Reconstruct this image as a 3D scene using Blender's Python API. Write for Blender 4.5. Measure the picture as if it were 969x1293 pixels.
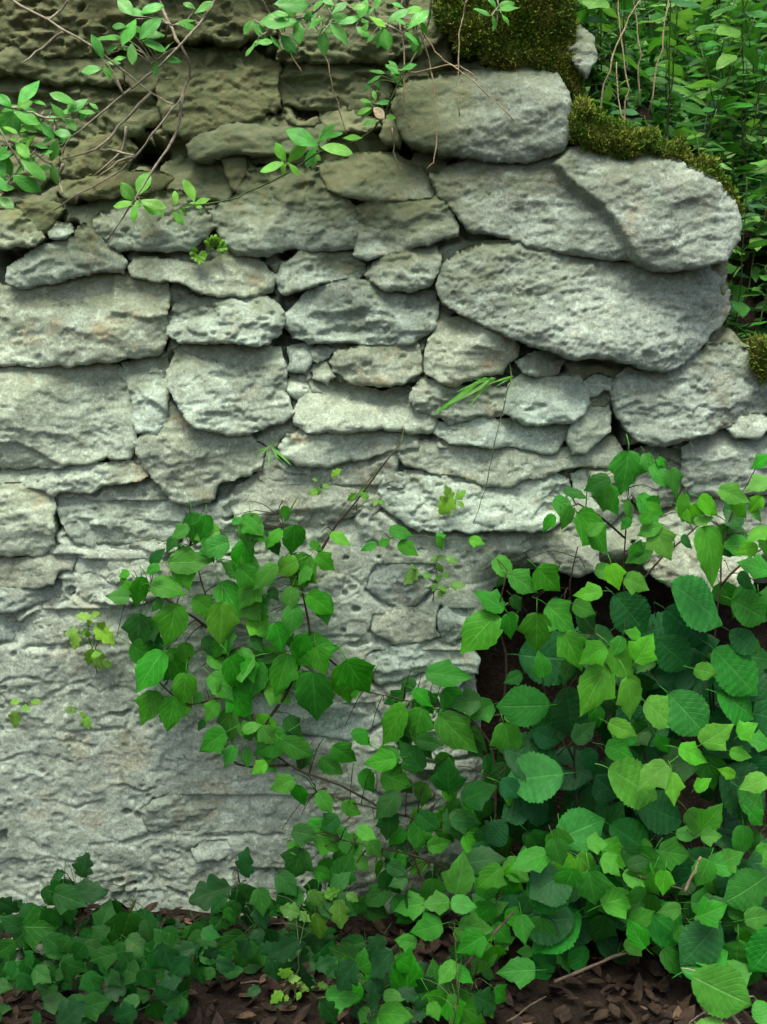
import bpy, math, random
import numpy as np
from mathutils import Vector, Matrix

random.seed(7)
rng = np.random.default_rng(7)
for o in list(bpy.data.objects):
    bpy.data.objects.remove(o)
scene = bpy.context.scene
COL = scene.collection

# ------------------------------------------------------------------ camera
FOC = 38.9
PITCH = math.radians(8.0)
CAM = np.array([0.0, -1.75, 0.945])
cd = bpy.data.cameras.new('camera')
cd.sensor_fit = 'VERTICAL'; cd.sensor_height = 36.0; cd.lens = FOC
cd.clip_start = 0.02; cd.clip_end = 500
cam = bpy.data.objects.new('camera', cd); COL.objects.link(cam)
cam.location = CAM; cam.rotation_euler = (math.pi/2 - PITCH, 0, 0)
cd.dof.use_dof = True; cd.dof.focus_distance = 1.72; cd.dof.aperture_fstop = 9.0
scene.camera = cam
scene.cycles.max_bounces = 5; scene.cycles.diffuse_bounces = 2; scene.cycles.glossy_bounces = 2; scene.cycles.transmission_bounces = 3

# ------------------------------------------------------------------ light
SUN_EL, SUN_AZ = math.radians(66), math.radians(195)      # azimuth: clockwise from +Y, light comes from the camera side
w = bpy.data.worlds.new('World'); scene.world = w; w.use_nodes = True
nt = w.node_tree; bg = nt.nodes['Background']
sky = nt.nodes.new('ShaderNodeTexSky'); sky.sky_type = 'NISHITA'; sky.sun_disc = False
sky.sun_elevation = SUN_EL; sky.sun_rotation = SUN_AZ
sky.air_density = 1.0; sky.dust_density = 6.0; sky.ozone_density = 0.6
nt.links.new(sky.outputs[0], bg.inputs[0]); bg.inputs[1].default_value = 0.075
sd = bpy.data.lights.new('sun', 'SUN'); sd.energy = 1.5; sd.angle = math.radians(28); sd.color = (1.0, 0.98, 0.86)
sun = bpy.data.objects.new('sun', sd); COL.objects.link(sun)
sdir = Vector((math.sin(SUN_AZ)*math.cos(SUN_EL), math.cos(SUN_AZ)*math.cos(SUN_EL), math.sin(SUN_EL)))
sun.rotation_euler = sdir.to_track_quat('Z', 'Y').to_euler(); sun.location = (0, -3, 6)
vs = scene.view_settings
vs.view_transform = 'Standard'; vs.look = 'None'; vs.gamma = 1.0; vs.use_curve_mapping = False
vs.exposure = 1.64

# ------------------------------------------------------------------ pixel -> place
def ray(px, py):
    a = (px - 484.5)/1293*36/FOC; b = (646.5 - py)/1293*36/FOC
    return np.array([a, math.cos(PITCH) + b*math.sin(PITCH), -math.sin(PITCH) + b*math.cos(PITCH)])
def W(px, py, y=0.0):
    d = ray(px, py); t = (y - CAM[1])/d[1]
    return CAM + d*t
def PXW(pts, y=0.0):
    return np.array([W(a, b, y)[[0, 2]] for a, b in pts])
PX = 0.00125                                                # one photo pixel on the wall, metres

# ------------------------------------------------------------------ noise
def _h(ix, iy, s):
    n = (ix.astype(np.int64)*374761393 + iy.astype(np.int64)*668265263 + s*2147483647) & 0xffffffff
    n = ((n ^ (n >> 13))*1274126177) & 0xffffffff
    n = ((n ^ (n >> 16))*2246822519) & 0xffffffff
    return ((n ^ (n >> 15)) & 0xffffff)/float(0xffffff)*2 - 1
def vn(x, y, s=0):
    ix = np.floor(x); iy = np.floor(y); fx = x - ix; fy = y - iy
    fx = fx*fx*fx*(fx*(fx*6-15)+10); fy = fy*fy*fy*(fy*(fy*6-15)+10)
    a = _h(ix, iy, s); b = _h(ix+1, iy, s); c = _h(ix, iy+1, s); d = _h(ix+1, iy+1, s)
    return (a*(1-fx) + b*fx)*(1-fy) + (c*(1-fx) + d*fx)*fy
def fbm(x, y, s=0, o=4, g=0.5):
    r = 0; a = 1.0; f = 1.0; t = 0
    for k in range(o):
        ca, sa = math.cos(k*1.1), math.sin(k*1.1)
        r = r + a*vn((x*ca - y*sa)*f, (x*sa + y*ca)*f, s + k*17); t += a; a *= g; f *= 2.03
    return r/t
def sst(a, b, x):
    t = np.clip((x - a)/(b - a), 0, 1); return t*t*(3 - 2*t)

# ------------------------------------------------------------------ objects
def mesh_obj(name, V, F, mat=None, parent=None, smooth=True, uv=None, attrs=None):
    me = bpy.data.meshes.new(name)
    me.from_pydata(V.tolist() if isinstance(V, np.ndarray) else V, [], F.tolist() if isinstance(F, np.ndarray) else F)
    if smooth:
        me.polygons.foreach_set('use_smooth', np.ones(len(me.polygons), dtype=bool))
    if mat: me.materials.append(mat)
    if attrs:
        for k, v in attrs.items():
            at = me.attributes.new(k, 'FLOAT', 'POINT'); at.data.foreach_set('value', np.asarray(v, dtype=np.float32))
    if uv is not None:
        ul = me.uv_layers.new(name='UVMap')
        li = np.zeros(len(me.loops), dtype=np.int32); me.loops.foreach_get('vertex_index', li)
        ul.data.foreach_set('uv', np.asarray(uv, dtype=np.float32)[li].ravel())
    me.update()
    o = bpy.data.objects.new(name, me); COL.objects.link(o)
    if parent:
        o.parent = parent
        o.matrix_parent_inverse = Matrix.Translation(-Vector(parent.location))
    return o
def thing(name, label, cat, loc, group=None):
    o = bpy.data.objects.new(name, None); COL.objects.link(o); o.location = loc
    o.empty_display_size = 0.03
    o['label'] = label; o['category'] = cat
    if group: o['group'] = group
    return o
def tag(o, label, cat=None, group=None, kind=None):
    o['label'] = label
    if cat: o['category'] = cat
    if group: o['group'] = group
    if kind: o['kind'] = kind
    return o
def tube(path, r0, r1, n=6, jit=0.0, seed=0, pts=3):
    """smooth tapered tube through path points -> V, F"""
    P = np.array(path, float)
    if len(P) > 2 and pts > 1:                               # Catmull-Rom
        Q = np.vstack([2*P[0]-P[1], P, 2*P[-1]-P[-2]]); out = []
        for i in range(1, len(Q)-2):
            for t in np.linspace(0, 1, pts, endpoint=False):
                p0, p1, p2, p3 = Q[i-1], Q[i], Q[i+1], Q[i+2]
                out.append(0.5*((2*p1) + (-p0+p2)*t + (2*p0-5*p1+4*p2-p3)*t*t + (-p0+3*p1-3*p2+p3)*t**3))
        out.append(P[-1]); P = np.array(out)
    if jit:
        rr = np.random.default_rng(seed); P[1:-1] += rr.normal(0, jit, P[1:-1].shape)
    m = len(P); T = np.gradient(P, axis=0); T /= np.linalg.norm(T, axis=1)[:, None] + 1e-12
    ref = np.array([0.3, 0.9, 0.2]); V = []; F = []
    for i in range(m):
        a = np.cross(T[i], ref); a /= np.linalg.norm(a) + 1e-9; b = np.cross(T[i], a)
        r = r0 + (r1 - r0)*i/(m-1)
        r *= 1 + (0.18*math.sin(i*2.3 + seed) if jit else 0)
        for k in range(n):
            q = 2*math.pi*k/n; V.append(P[i] + r*(math.cos(q)*a + math.sin(q)*b))
    for i in range(m-1):
        for k in range(n):
            F.append((i*n+k, i*n+(k+1) % n, (i+1)*n+(k+1) % n, (i+1)*n+k))
    F.append(tuple(range(n-1, -1, -1))); F.append(tuple(range((m-1)*n, m*n)))
    return V, F
class MB:
    def __init__(s): s.V = []; s.F = []
    def add(s, vf):
        b = len(s.V); s.V += [tuple(v) for v in vf[0]]; s.F += [tuple(i+b for i in f) for f in vf[1]]
    def build(s, name, mat, parent=None, smooth=True):
        return mesh_obj(name, s.V, s.F, mat, parent, smooth)

# ------------------------------------------------------------------ materials
class N:
    def __init__(s, name):
        s.m = bpy.data.materials.new(name); s.m.use_nodes = True; s.t = s.m.node_tree
        s.b = s.t.nodes['Principled BSDF']; s.out = s.t.nodes['Material Output']
    def n(s, t, **k):
        x = s.t.nodes.new(t)
        for a, v in k.items(): setattr(x, a, v)
        return x
    def l(s, a, b): s.t.links.new(a, b)
    def val(s, x, sock):
        if hasattr(x, 'links') or hasattr(x, 'is_linked'): s.l(x, sock)
        else: sock.default_value = x
    def math(s, op, a, b=0.5, clamp=False):
        x = s.n('ShaderNodeMath', operation=op, use_clamp=clamp); s.val(a, x.inputs[0]); s.val(b, x.inputs[1]); return x.outputs[0]
    def mix(s, f, a, b, mode='MIX'):
        x = s.n('ShaderNodeMix', data_type='RGBA', blend_type=mode)
        s.val(f, x.inputs[0])
        for v, k in ((a, 6), (b, 7)):
            if isinstance(v, tuple): x.inputs[k].default_value = (*v, 1)
            else: s.l(v, x.inputs[k])
        return x.outputs[2]
    def noise(s, vec, scale, detail=4, rough=0.55, dist=0.0):
        x = s.n('ShaderNodeTexNoise'); x.inputs['Scale'].default_value = scale; x.inputs['Detail'].default_value = detail
        x.inputs['Roughness'].default_value = rough; x.inputs['Distortion'].default_value = dist; s.l(vec, x.inputs['Vector']); return x.outputs[0]
    def ramp(s, x, a, b, va=0.0, vb=1.0):
        r = s.n('ShaderNodeMapRange'); r.interpolation_type = 'SMOOTHSTEP'; s.l(x, r.inputs[0])
        for i, v in enumerate((a, b, va, vb)): r.inputs[1+i].default_value = v
        return r.outputs[0]

def stone_mat(name, light, mid, dark, ochre=(0.36, 0.26, 0.13), ochre_amt=0.5, bump=0.17, algae_shade=(0.108, 0.132, 0.060)):
    k = N(name); tc = k.n('ShaderNodeTexCoord'); g = k.n('ShaderNodeNewGeometry'); pos = g.outputs['Position']
    oi = k.n('ShaderNodeObjectInfo')
    off = k.n('ShaderNodeVectorMath', operation='MULTIPLY_ADD'); k.l(pos, off.inputs[0]); off.inputs[1].default_value = (1, 1, 1)
    cmb = k.n('ShaderNodeCombineXYZ'); k.l(k.math('MULTIPLY', oi.outputs['Random'], 7.0), cmb.inputs[1]); k.l(cmb.outputs[0], off.inputs[2])
    v = off.outputs[0]
    n1 = k.noise(v, 9, 4, 0.6, 0.3); n2 = k.noise(v, 38, 5, 0.65); n3 = k.noise(v, 210, 3, 0.7); n4 = k.noise(v, 620, 1, 0.7)
    c = k.mix(k.ramp(n1, 0.40, 0.60), light, mid)
    c = k.mix(k.ramp(n2, 0.50, 0.68, 0, 0.5), c, dark)
    c = k.mix(k.ramp(k.noise(v, 12, 4, 0.65), 0.55, 0.70, 0, ochre_amt), c, ochre)
    pale = tuple(min(0.70, x*1.36) for x in light)
    c = k.mix(k.ramp(k.noise(v, 55, 4, 0.7), 0.54, 0.66, 0, 0.75), c, pale)
    c = k.mix(1.0, c, k.mix(k.ramp(n3, 0.3, 0.7), (0.74, 0.74, 0.73), (1.14, 1.14, 1.14)), 'MULTIPLY')
    c = k.mix(1.0, c, k.mix(k.ramp(n4, 0.32, 0.68), (0.84, 0.84, 0.83), (1.10, 1.10, 1.10)), 'MULTIPLY')
    # dark pin holes and black lichen specks
    vo = k.n('ShaderNodeTexVoronoi'); vo.inputs['Scale'].default_value = 85; k.l(v, vo.inputs['Vector'])
    pit = k.math('MULTIPLY', k.ramp(vo.outputs['Distance'], 0.1, 0.26, 1, 0), k.ramp(n2, 0.5, 0.62))
    c = k.mix(k.math('MULTIPLY', pit, 0.6), c, (0.07, 0.068, 0.06))
    mp = k.n('ShaderNodeMapping'); mp.inputs['Scale'].default_value = (34, 34, 6); k.l(v, mp.inputs['Vector'])
    c = k.mix(k.ramp(k.noise(mp.outputs[0], 1.0, 3, 0.6), 0.56, 0.74, 0, 0.5), c, dark)
    # algal film; its mask also carries painted shade
    at = k.n('ShaderNodeAttribute'); at.attribute_name = 'algae_shade'
    an = k.noise(v, 26, 4, 0.65)
    af = k.math('MULTIPLY', k.ramp(k.math('ADD', k.math('MULTIPLY', at.outputs['Fac'], 0.75), k.math('MULTIPLY', an, 0.62)), 0.36, 0.92), 0.9)
    c = k.mix(af, c, k.mix(k.ramp(k.noise(v, 60, 4), 0.4, 0.62), algae_shade, (algae_shade[0]*1.35, algae_shade[1]*1.15, algae_shade[2]*1.2)))
    # tone of the single stone
    tone = k.ramp(oi.outputs['Random'], 0, 1, 0.86, 1.10); hue = k.math('FRACT', k.math('MULTIPLY', oi.outputs['Random'], 53.1))
    cc = k.n('ShaderNodeCombineColor'); k.l(k.math('MULTIPLY', tone, k.ramp(hue, 0, 1, 0.94, 1.0)), cc.inputs[0]); k.l(tone, cc.inputs[1]); k.l(k.math('MULTIPLY', tone, k.ramp(hue, 0, 1, 1.02, 0.93)), cc.inputs[2])
    c = k.mix(1.0, c, cc.outputs[0], 'MULTIPLY')
    k.l(c, k.b.inputs['Base Color']); k.b.inputs['Roughness'].default_value = 0.92; k.b.inputs['Specular IOR Level'].default_value = 0.25
    h = k.math('ADD', k.math('MULTIPLY', k.noise(v, 95, 3, 0.72), 1.0), k.math('MULTIPLY', n3, 0.5))
    h = k.math('SUBTRACT', h, k.math('MULTIPLY', pit, 0.5))
    bp = k.n('ShaderNodeBump'); bp.inputs['Strength'].default_value = bump; bp.inputs['Distance'].default_value = 0.006
    k.l(h, bp.inputs['Height']); k.l(bp.outputs[0], k.b.inputs['Normal'])
    return k.m

M = {}
M['stone'] = stone_mat('weathered_limestone', (0.408, 0.495, 0.41), (0.33, 0.398, 0.32), (0.215, 0.245, 0.185))
M['quoin'] = stone_mat('coarse_grey_limestone', (0.325, 0.38, 0.315), (0.235, 0.276, 0.225), (0.135, 0.152, 0.118), ochre_amt=0.25, bump=0.26)
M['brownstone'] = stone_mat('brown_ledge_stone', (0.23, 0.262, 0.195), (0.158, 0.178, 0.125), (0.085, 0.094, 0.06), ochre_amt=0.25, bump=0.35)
M['mortar'] = stone_mat('old_lime_mortar', (0.385, 0.455, 0.38), (0.30, 0.355, 0.29), (0.175, 0.205, 0.165), ochre_amt=0.3, bump=0.24)

def leaf_mat(name, base, vein, nveins=6, slope=0.55, transl=0.28, rough=0.5, var=0.18, bump=0.5):
    k = N(name); uv = k.n('ShaderNodeUVMap'); sp = k.n('ShaderNodeSeparateXYZ'); k.l(uv.outputs[0], sp.inputs[0])
    x, y = sp.outputs[0], sp.outputs[1]
    ax = k.math('ABSOLUTE', k.math('SUBTRACT', x, 0.5))
    mid = k.ramp(ax, 0.012, 0.035, 1, 0)
    f = k.math('FRACT', k.math('MULTIPLY', k.math('SUBTRACT', y, k.math('MULTIPLY', ax, slope)), float(nveins)))
    dv = k.math('ABSOLUTE', k.math('SUBTRACT', f, 0.5))
    side = k.ramp(dv, 0.03, 0.13, 1, 0)
    vm = k.math('MAXIMUM', mid, k.math('MULTIPLY', side, 0.6))
    oi = k.n('ShaderNodeObjectInfo'); g = k.n('ShaderNodeNewGeometry')
    c = k.mix(k.math('MULTIPLY', vm, 0.85), base, vein)
    nz = k.noise(g.outputs['Position'], 75, 2, 0.6)
    hsv = k.n('ShaderNodeHueSaturation')
    k.l(k.ramp(oi.outputs['Random'], 0, 1, 0.492, 0.508), hsv.inputs['Hue'])
    rnd2 = k.math('FRACT', k.math('MULTIPLY', oi.outputs['Random'], 37.7))
    k.l(k.math('MULTIPLY', k.ramp(rnd2, 0, 1, 1 - var, 1 + var), k.ramp(nz, 0.3, 0.7, 0.86, 1.12)), hsv.inputs['Value'])
    rnd3 = k.math('FRACT', k.math('MULTIPLY', oi.outputs['Random'], 91.3))
    k.l(k.ramp(rnd3, 0, 1, 0.94, 1.04), hsv.inputs['Saturation'])
    k.l(c, hsv.inputs['Color']); c = hsv.outputs[0]
    blem = k.math('MULTIPLY', k.ramp(nz, 0.70, 0.78), k.ramp(rnd2, 0.45, 0.55, 0, 0.7))
    c = k.mix(blem, c, (0.16, 0.12, 0.03))
    # pale underside
    c2 = k.mix(k.math('MULTIPLY', g.outputs['Backfacing'], 0.45), c, k.mix(0.5, c, (0.16, 0.24, 0.12)))
    k.l(c2, k.b.inputs['Base Color']); k.b.inputs['Roughness'].default_value = rough; k.b.inputs['Specular IOR Level'].default_value = 0.2
    h = k.math('ADD', k.math('MULTIPLY', vm, -0.6), k.math('MULTIPLY', k.math('ABSOLUTE', k.math('SUBTRACT', f, 0.5)), 0.0))
    bp = k.n('ShaderNodeBump'); bp.inputs['Strength'].default_value = bump; bp.inputs['Distance'].default_value = 0.0016
    if nveins in (5, 8): k.l(h, bp.inputs['Height']); k.l(bp.outputs[0], k.b.inputs['Normal'])
    tr = k.n('ShaderNodeBsdfTranslucent')
    k.l(k.mix(1.0, c, (1.25, 1.5, 0.6), 'MULTIPLY'), tr.inputs[0])
    ms = k.n('ShaderNodeMixShader'); ms.inputs[0].default_value = transl
    k.l(k.b.outputs[0], ms.inputs[1]); k.l(tr.outputs[0], ms.inputs[2]); k.l(ms.outputs[0], k.out.inputs[0])
    return k.m
M['c_n'] = leaf_mat('vine_leaf', (0.036, 0.235, 0.014), (0.08, 0.33, 0.04), 5, 0.9)
M['c_l'] = leaf_mat('young_vine_leaf', (0.078, 0.33, 0.018), (0.12, 0.40, 0.05), 5, 0.9)
M['c_d'] = leaf_mat('shade_toned_vine_leaf', (0.014, 0.105, 0.012), (0.035, 0.165, 0.025), 5, 0.9)  # darker copy; at the lower left its tone stands in for shade
M['h_n'] = leaf_mat('hazel_leaf', (0.024, 0.22, 0.020), (0.06, 0.29, 0.045), 8, 0.8, bump=0.7)
M['h_l'] = leaf_mat('young_hazel_leaf', (0.080, 0.33, 0.025), (0.15, 0.41, 0.07), 8, 0.8, bump=0.7)
M['h_d'] = leaf_mat('old_hazel_leaf', (0.013, 0.108, 0.026), (0.03, 0.15, 0.04), 8, 0.8, bump=0.7)  # darker tone, set deeper among the leaves
M['s_n'] = leaf_mat('shrub_leaf', (0.085, 0.33, 0.055), (0.14, 0.41, 0.10), 5, 0.7, rough=0.34)
M['s_l'] = leaf_mat('young_shrub_leaf', (0.15, 0.43, 0.055), (0.20, 0.48, 0.10), 5, 0.7, rough=0.4)
M['s_d'] = M['s_n']
M['p_n'] = leaf_mat('herb_leaf', (0.075, 0.215, 0.022), (0.13, 0.30, 0.06), 4, 0.9)
M['p_l'] = leaf_mat('bright_herb_leaf', (0.15, 0.34, 0.035), (0.2, 0.42, 0.08), 4, 0.9)
M['p_d'] = leaf_mat('dark_herb_leaf', (0.010, 0.070, 0.014), (0.025, 0.10, 0.025), 4, 0.9)  # dark tone that paints shade onto the lower left plants
M['w_n'] = leaf_mat('weed_leaf', (0.040, 0.175, 0.022), (0.08, 0.25, 0.04), 5, 0.8, rough=0.3)
M['w_l'] = leaf_mat('pale_weed_leaf', (0.11, 0.27, 0.05), (0.17, 0.34, 0.09), 5, 0.8, rough=0.3)
M['w_d'] = leaf_mat('deep_green_weed_leaf', (0.028, 0.115, 0.03), (0.05, 0.17, 0.05), 5, 0.8, rough=0.3)
M['g_n'] = leaf_mat('grass_blade', (0.07, 0.24, 0.025), (0.12, 0.3, 0.06), 1, 0.0)
M['g_l'] = M['g_n']; M['g_d'] = M['g_n']

def plain_mat(name, a, b, scale=40, rough=0.9, bump=0.4, dist=0.004, detail=5):
    k = N(name); g = k.n('ShaderNodeNewGeometry'); p = g.outputs['Position']
    n1 = k.noise(p, scale, detail, 0.65, 0.3); n2 = k.noise(p, scale*6, 4, 0.65)
    c = k.mix(k.ramp(n1, 0.35, 0.65), a, b)
    c = k.mix(1.0, c, k.mix(k.ramp(n2, 0.3, 0.7), (0.65, 0.65, 0.65), (1.25, 1.25, 1.25)), 'MULTIPLY')
    k.l(c, k.b.inputs['Base Color']); k.b.inputs['Roughness'].default_value = rough; k.b.inputs['Specular IOR Level'].default_value = 0.2
    bp = k.n('ShaderNodeBump'); bp.inputs['Strength'].default_value = bump; bp.inputs['Distance'].default_value = dist
    k.l(k.math('ADD', n1, n2), bp.inputs['Height']); k.l(bp.outputs[0], k.b.inputs['Normal'])
    return k.m
M['soil'] = plain_mat('dark_forest_soil', (0.032, 0.022, 0.014), (0.013, 0.009, 0.006), 30, bump=0.8, dist=0.01)
M['bark'] = plain_mat('grey_twig_bark', (0.36, 0.33, 0.25), (0.23, 0.205, 0.15), 90)
M['green_stem'] = plain_mat('green_stem', (0.09, 0.13, 0.04), (0.06, 0.085, 0.03), 60, rough=0.6)
M['dark_stem'] = plain_mat('dark_vine_stem', (0.06, 0.045, 0.028), (0.035, 0.03, 0.02), 90)
M['straw'] = plain_mat('dry_straw_stalk', (0.36, 0.30, 0.19), (0.26, 0.21, 0.13), 60)
M['litter'] = plain_mat('dead_leaf_litter', (0.048, 0.031, 0.020), (0.02, 0.014, 0.010), 22, rough=0.75)
M['litter2'] = plain_mat('pale_dead_leaf', (0.15, 0.10, 0.058), (0.075, 0.048, 0.028), 22, rough=0.75)
M['moss'] = plain_mat('green_moss', (0.05, 0.095, 0.010), (0.11, 0.11, 0.025), 26, bump=1.0, dist=0.006)
M['moss_tip'] = plain_mat('moss_tip', (0.085, 0.20, 0.014), (0.22, 0.26, 0.04), 28)
M['dead_wood'] = plain_mat('dead_wood', (0.13, 0.10, 0.07), (0.07, 0.055, 0.04), 70)
M['petal'] = plain_mat('withered_cream_leaf', (0.75, 0.66, 0.45), (0.62, 0.5, 0.3), 60)

# ------------------------------------------------------------------ setting: ground and bank
def ground_z(x, y):
    return 0.016*fbm(x*5, y*5, 3, 4) + 0.008*fbm(x*24, y*24, 5, 3) + 0.02*np.exp(-((y+0.05)/0.12)**2)
gx = np.concatenate([-np.geomspace(1.6, 90, 14)[::-1], np.linspace(-1.5, 1.5, 151), np.geomspace(1.6, 90, 14)])
gy = np.concatenate([-np.geomspace(2.1, 90, 14)[::-1], np.linspace(-2.0, 0.3, 116), np.geomspace(0.4, 90, 14)])
GX, GY = np.meshgrid(gx, gy); nx, ny = len(gx), len(gy)
GZ = ground_z(GX, GY)
def gridfaces(nx, ny):
    i = (np.arange(ny-1)[:, None]*nx + np.arange(nx-1)[None, :]).ravel()
    return np.stack([i, i+1, i+1+nx, i+nx], 1)
g = mesh_obj('ground', np.stack([GX, GY, GZ], -1).reshape(-1, 3), gridfaces(nx, ny), M['soil'])
tag(g, 'dark woodland soil at the foot of the old wall', kind='structure')

def bank_z(x, y):
    base = np.interp(x, [-3, 0.05, 0.28, 0.42, 0.56, 0.66, 0.8, 1.3, 3.5], [1.75, 1.70, 1.42, 1.24, 1.08, 0.96, 0.92, 0.9, 0.9])
    yy = np.clip(y, 0, 5)
    base = base - np.clip(0.34-yy, 0, 0.3)*1.3*np.clip((x-0.30)/0.2, 0, 1)
    return base + 0.62*np.minimum(yy, 2.0) + 0.08*np.maximum(yy-2.0, 0) + 0.05*fbm(x*4, y*4, 31, 4) + 0.02*fbm(x*18, y*18, 33, 3)
bx = np.linspace(-3.0, 3.6, 150); by = np.concatenate([np.linspace(0.10, 2.2, 80), np.linspace(2.3, 9, 14)])
BX, BY = np.meshgrid(bx, by)
BZ = bank_z(BX, BY)
V = np.stack([BX, BY, BZ], -1).reshape(-1, 3); F = gridfaces(len(bx), len(by))
sk = V[:len(bx)].copy(); sk[:, 2] = -0.05; sk[:, 1] += 0.02
nb = len(V); V = np.vstack([V, sk]); i = np.arange(len(bx)-1)
F = np.vstack([F, np.stack([i+1, i, nb+i, nb+i+1], 1)])
b = mesh_obj('bank', V, F, M['soil']); tag(b, 'earth bank rising behind and beside the wall', kind='structure')

# ------------------------------------------------------------------ the wall
wall = thing('stone_wall', 'old rubble stone wall of pale limestone blocks and crumbling lime mortar', 'wall', (0, 0, 0))

def chaikin(P, n=1):
    for _ in range(n):
        Q = np.roll(P, -1, 0); P = np.stack([P*0.86 + Q*0.14, P*0.14 + Q*0.86], 1).reshape(-1, 2)
    return P
def rough_outline(P, seed, amp=1.0, step=0.005, grow=0.0058, cut=True):
    Q = np.roll(P, -1, 0); area = ((P[:, 0]*Q[:, 1] - Q[:, 0]*P[:, 1]).sum())
    e1 = P - np.roll(P, 1, 0); e2 = Q - P; nn = lambda e: np.stack([e[:, 1], -e[:, 0]], 1)/(np.linalg.norm(e, axis=1)[:, None] + 1e-9)
    P = P + grow*np.sign(area)*(nn(e1) + nn(e2))*0.5
    P = chaikin(P, 1) if cut else P; Q = np.roll(P, -1, 0); out = []
    for a, b_ in zip(P, Q):
        k = max(1, int(np.hypot(*(b_-a))/step)); out += [a + (b_-a)*t for t in np.linspace(0, 1, k, endpoint=False)]
    P = np.array(out)
    P = P + amp*np.stack([0.0040*fbm(P[:, 0]*55, P[:, 1]*55, seed, 3), 0.0055*fbm(P[:, 0]*45, P[:, 1]*45, seed+5, 3, 0.6)], 1)
    P = P + amp*np.stack([0.0016*vn(P[:, 0]*260, P[:, 1]*260, seed+8), 0.0016*vn(P[:, 0]*260, P[:, 1]*260, seed+9)], 1)
    return P
def sdf(X, Z, P):
    """signed distance (inside > 0) and nearest outline point"""
    pts = np.stack([X, Z], -1); best = np.full(len(X), 1e9); nr = np.zeros_like(pts); ins = np.zeros(len(X), bool)
    Q = np.roll(P, -1, 0)
    for a, b_ in zip(P, Q):
        e = b_ - a; t = np.clip(((pts - a) @ e)/(e @ e + 1e-15), 0, 1); c = a + t[:, None]*e
        d2 = ((pts - c)**2).sum(1); m = d2 < best; best[m] = d2[m]; nr[m] = c[m]
        if a[1] != b_[1]:
            cr = ((a[1] > Z) != (b_[1] > Z)) & (X < (b_[0]-a[0])*(Z-a[1])/(b_[1]-a[1]) + a[0]); ins ^= cr
    d = np.sqrt(best); return np.where(ins, d, -d), nr
def algae_shade_field(X, Z, y):
    """algal stain plus painted shade: upper wall under the shrubs, strongest at left"""
    zt = W(484, 0, 0)[2]
    a = sst(zt-0.46, zt-0.10, Z)*(1 - sst(0.0, 0.18, X))
    b_ = sst(zt-0.95, zt-0.25, Z)*(1 - 0.5*sst(0.1, 0.5, X))
    return 0.62*a + 0.24*b_ + 0.10*fbm(X*7, Z*7, 611, 3)*b_  # green stain that also paints in the dimness under the shrubs
SEED = [100]; OUTL = []
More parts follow.
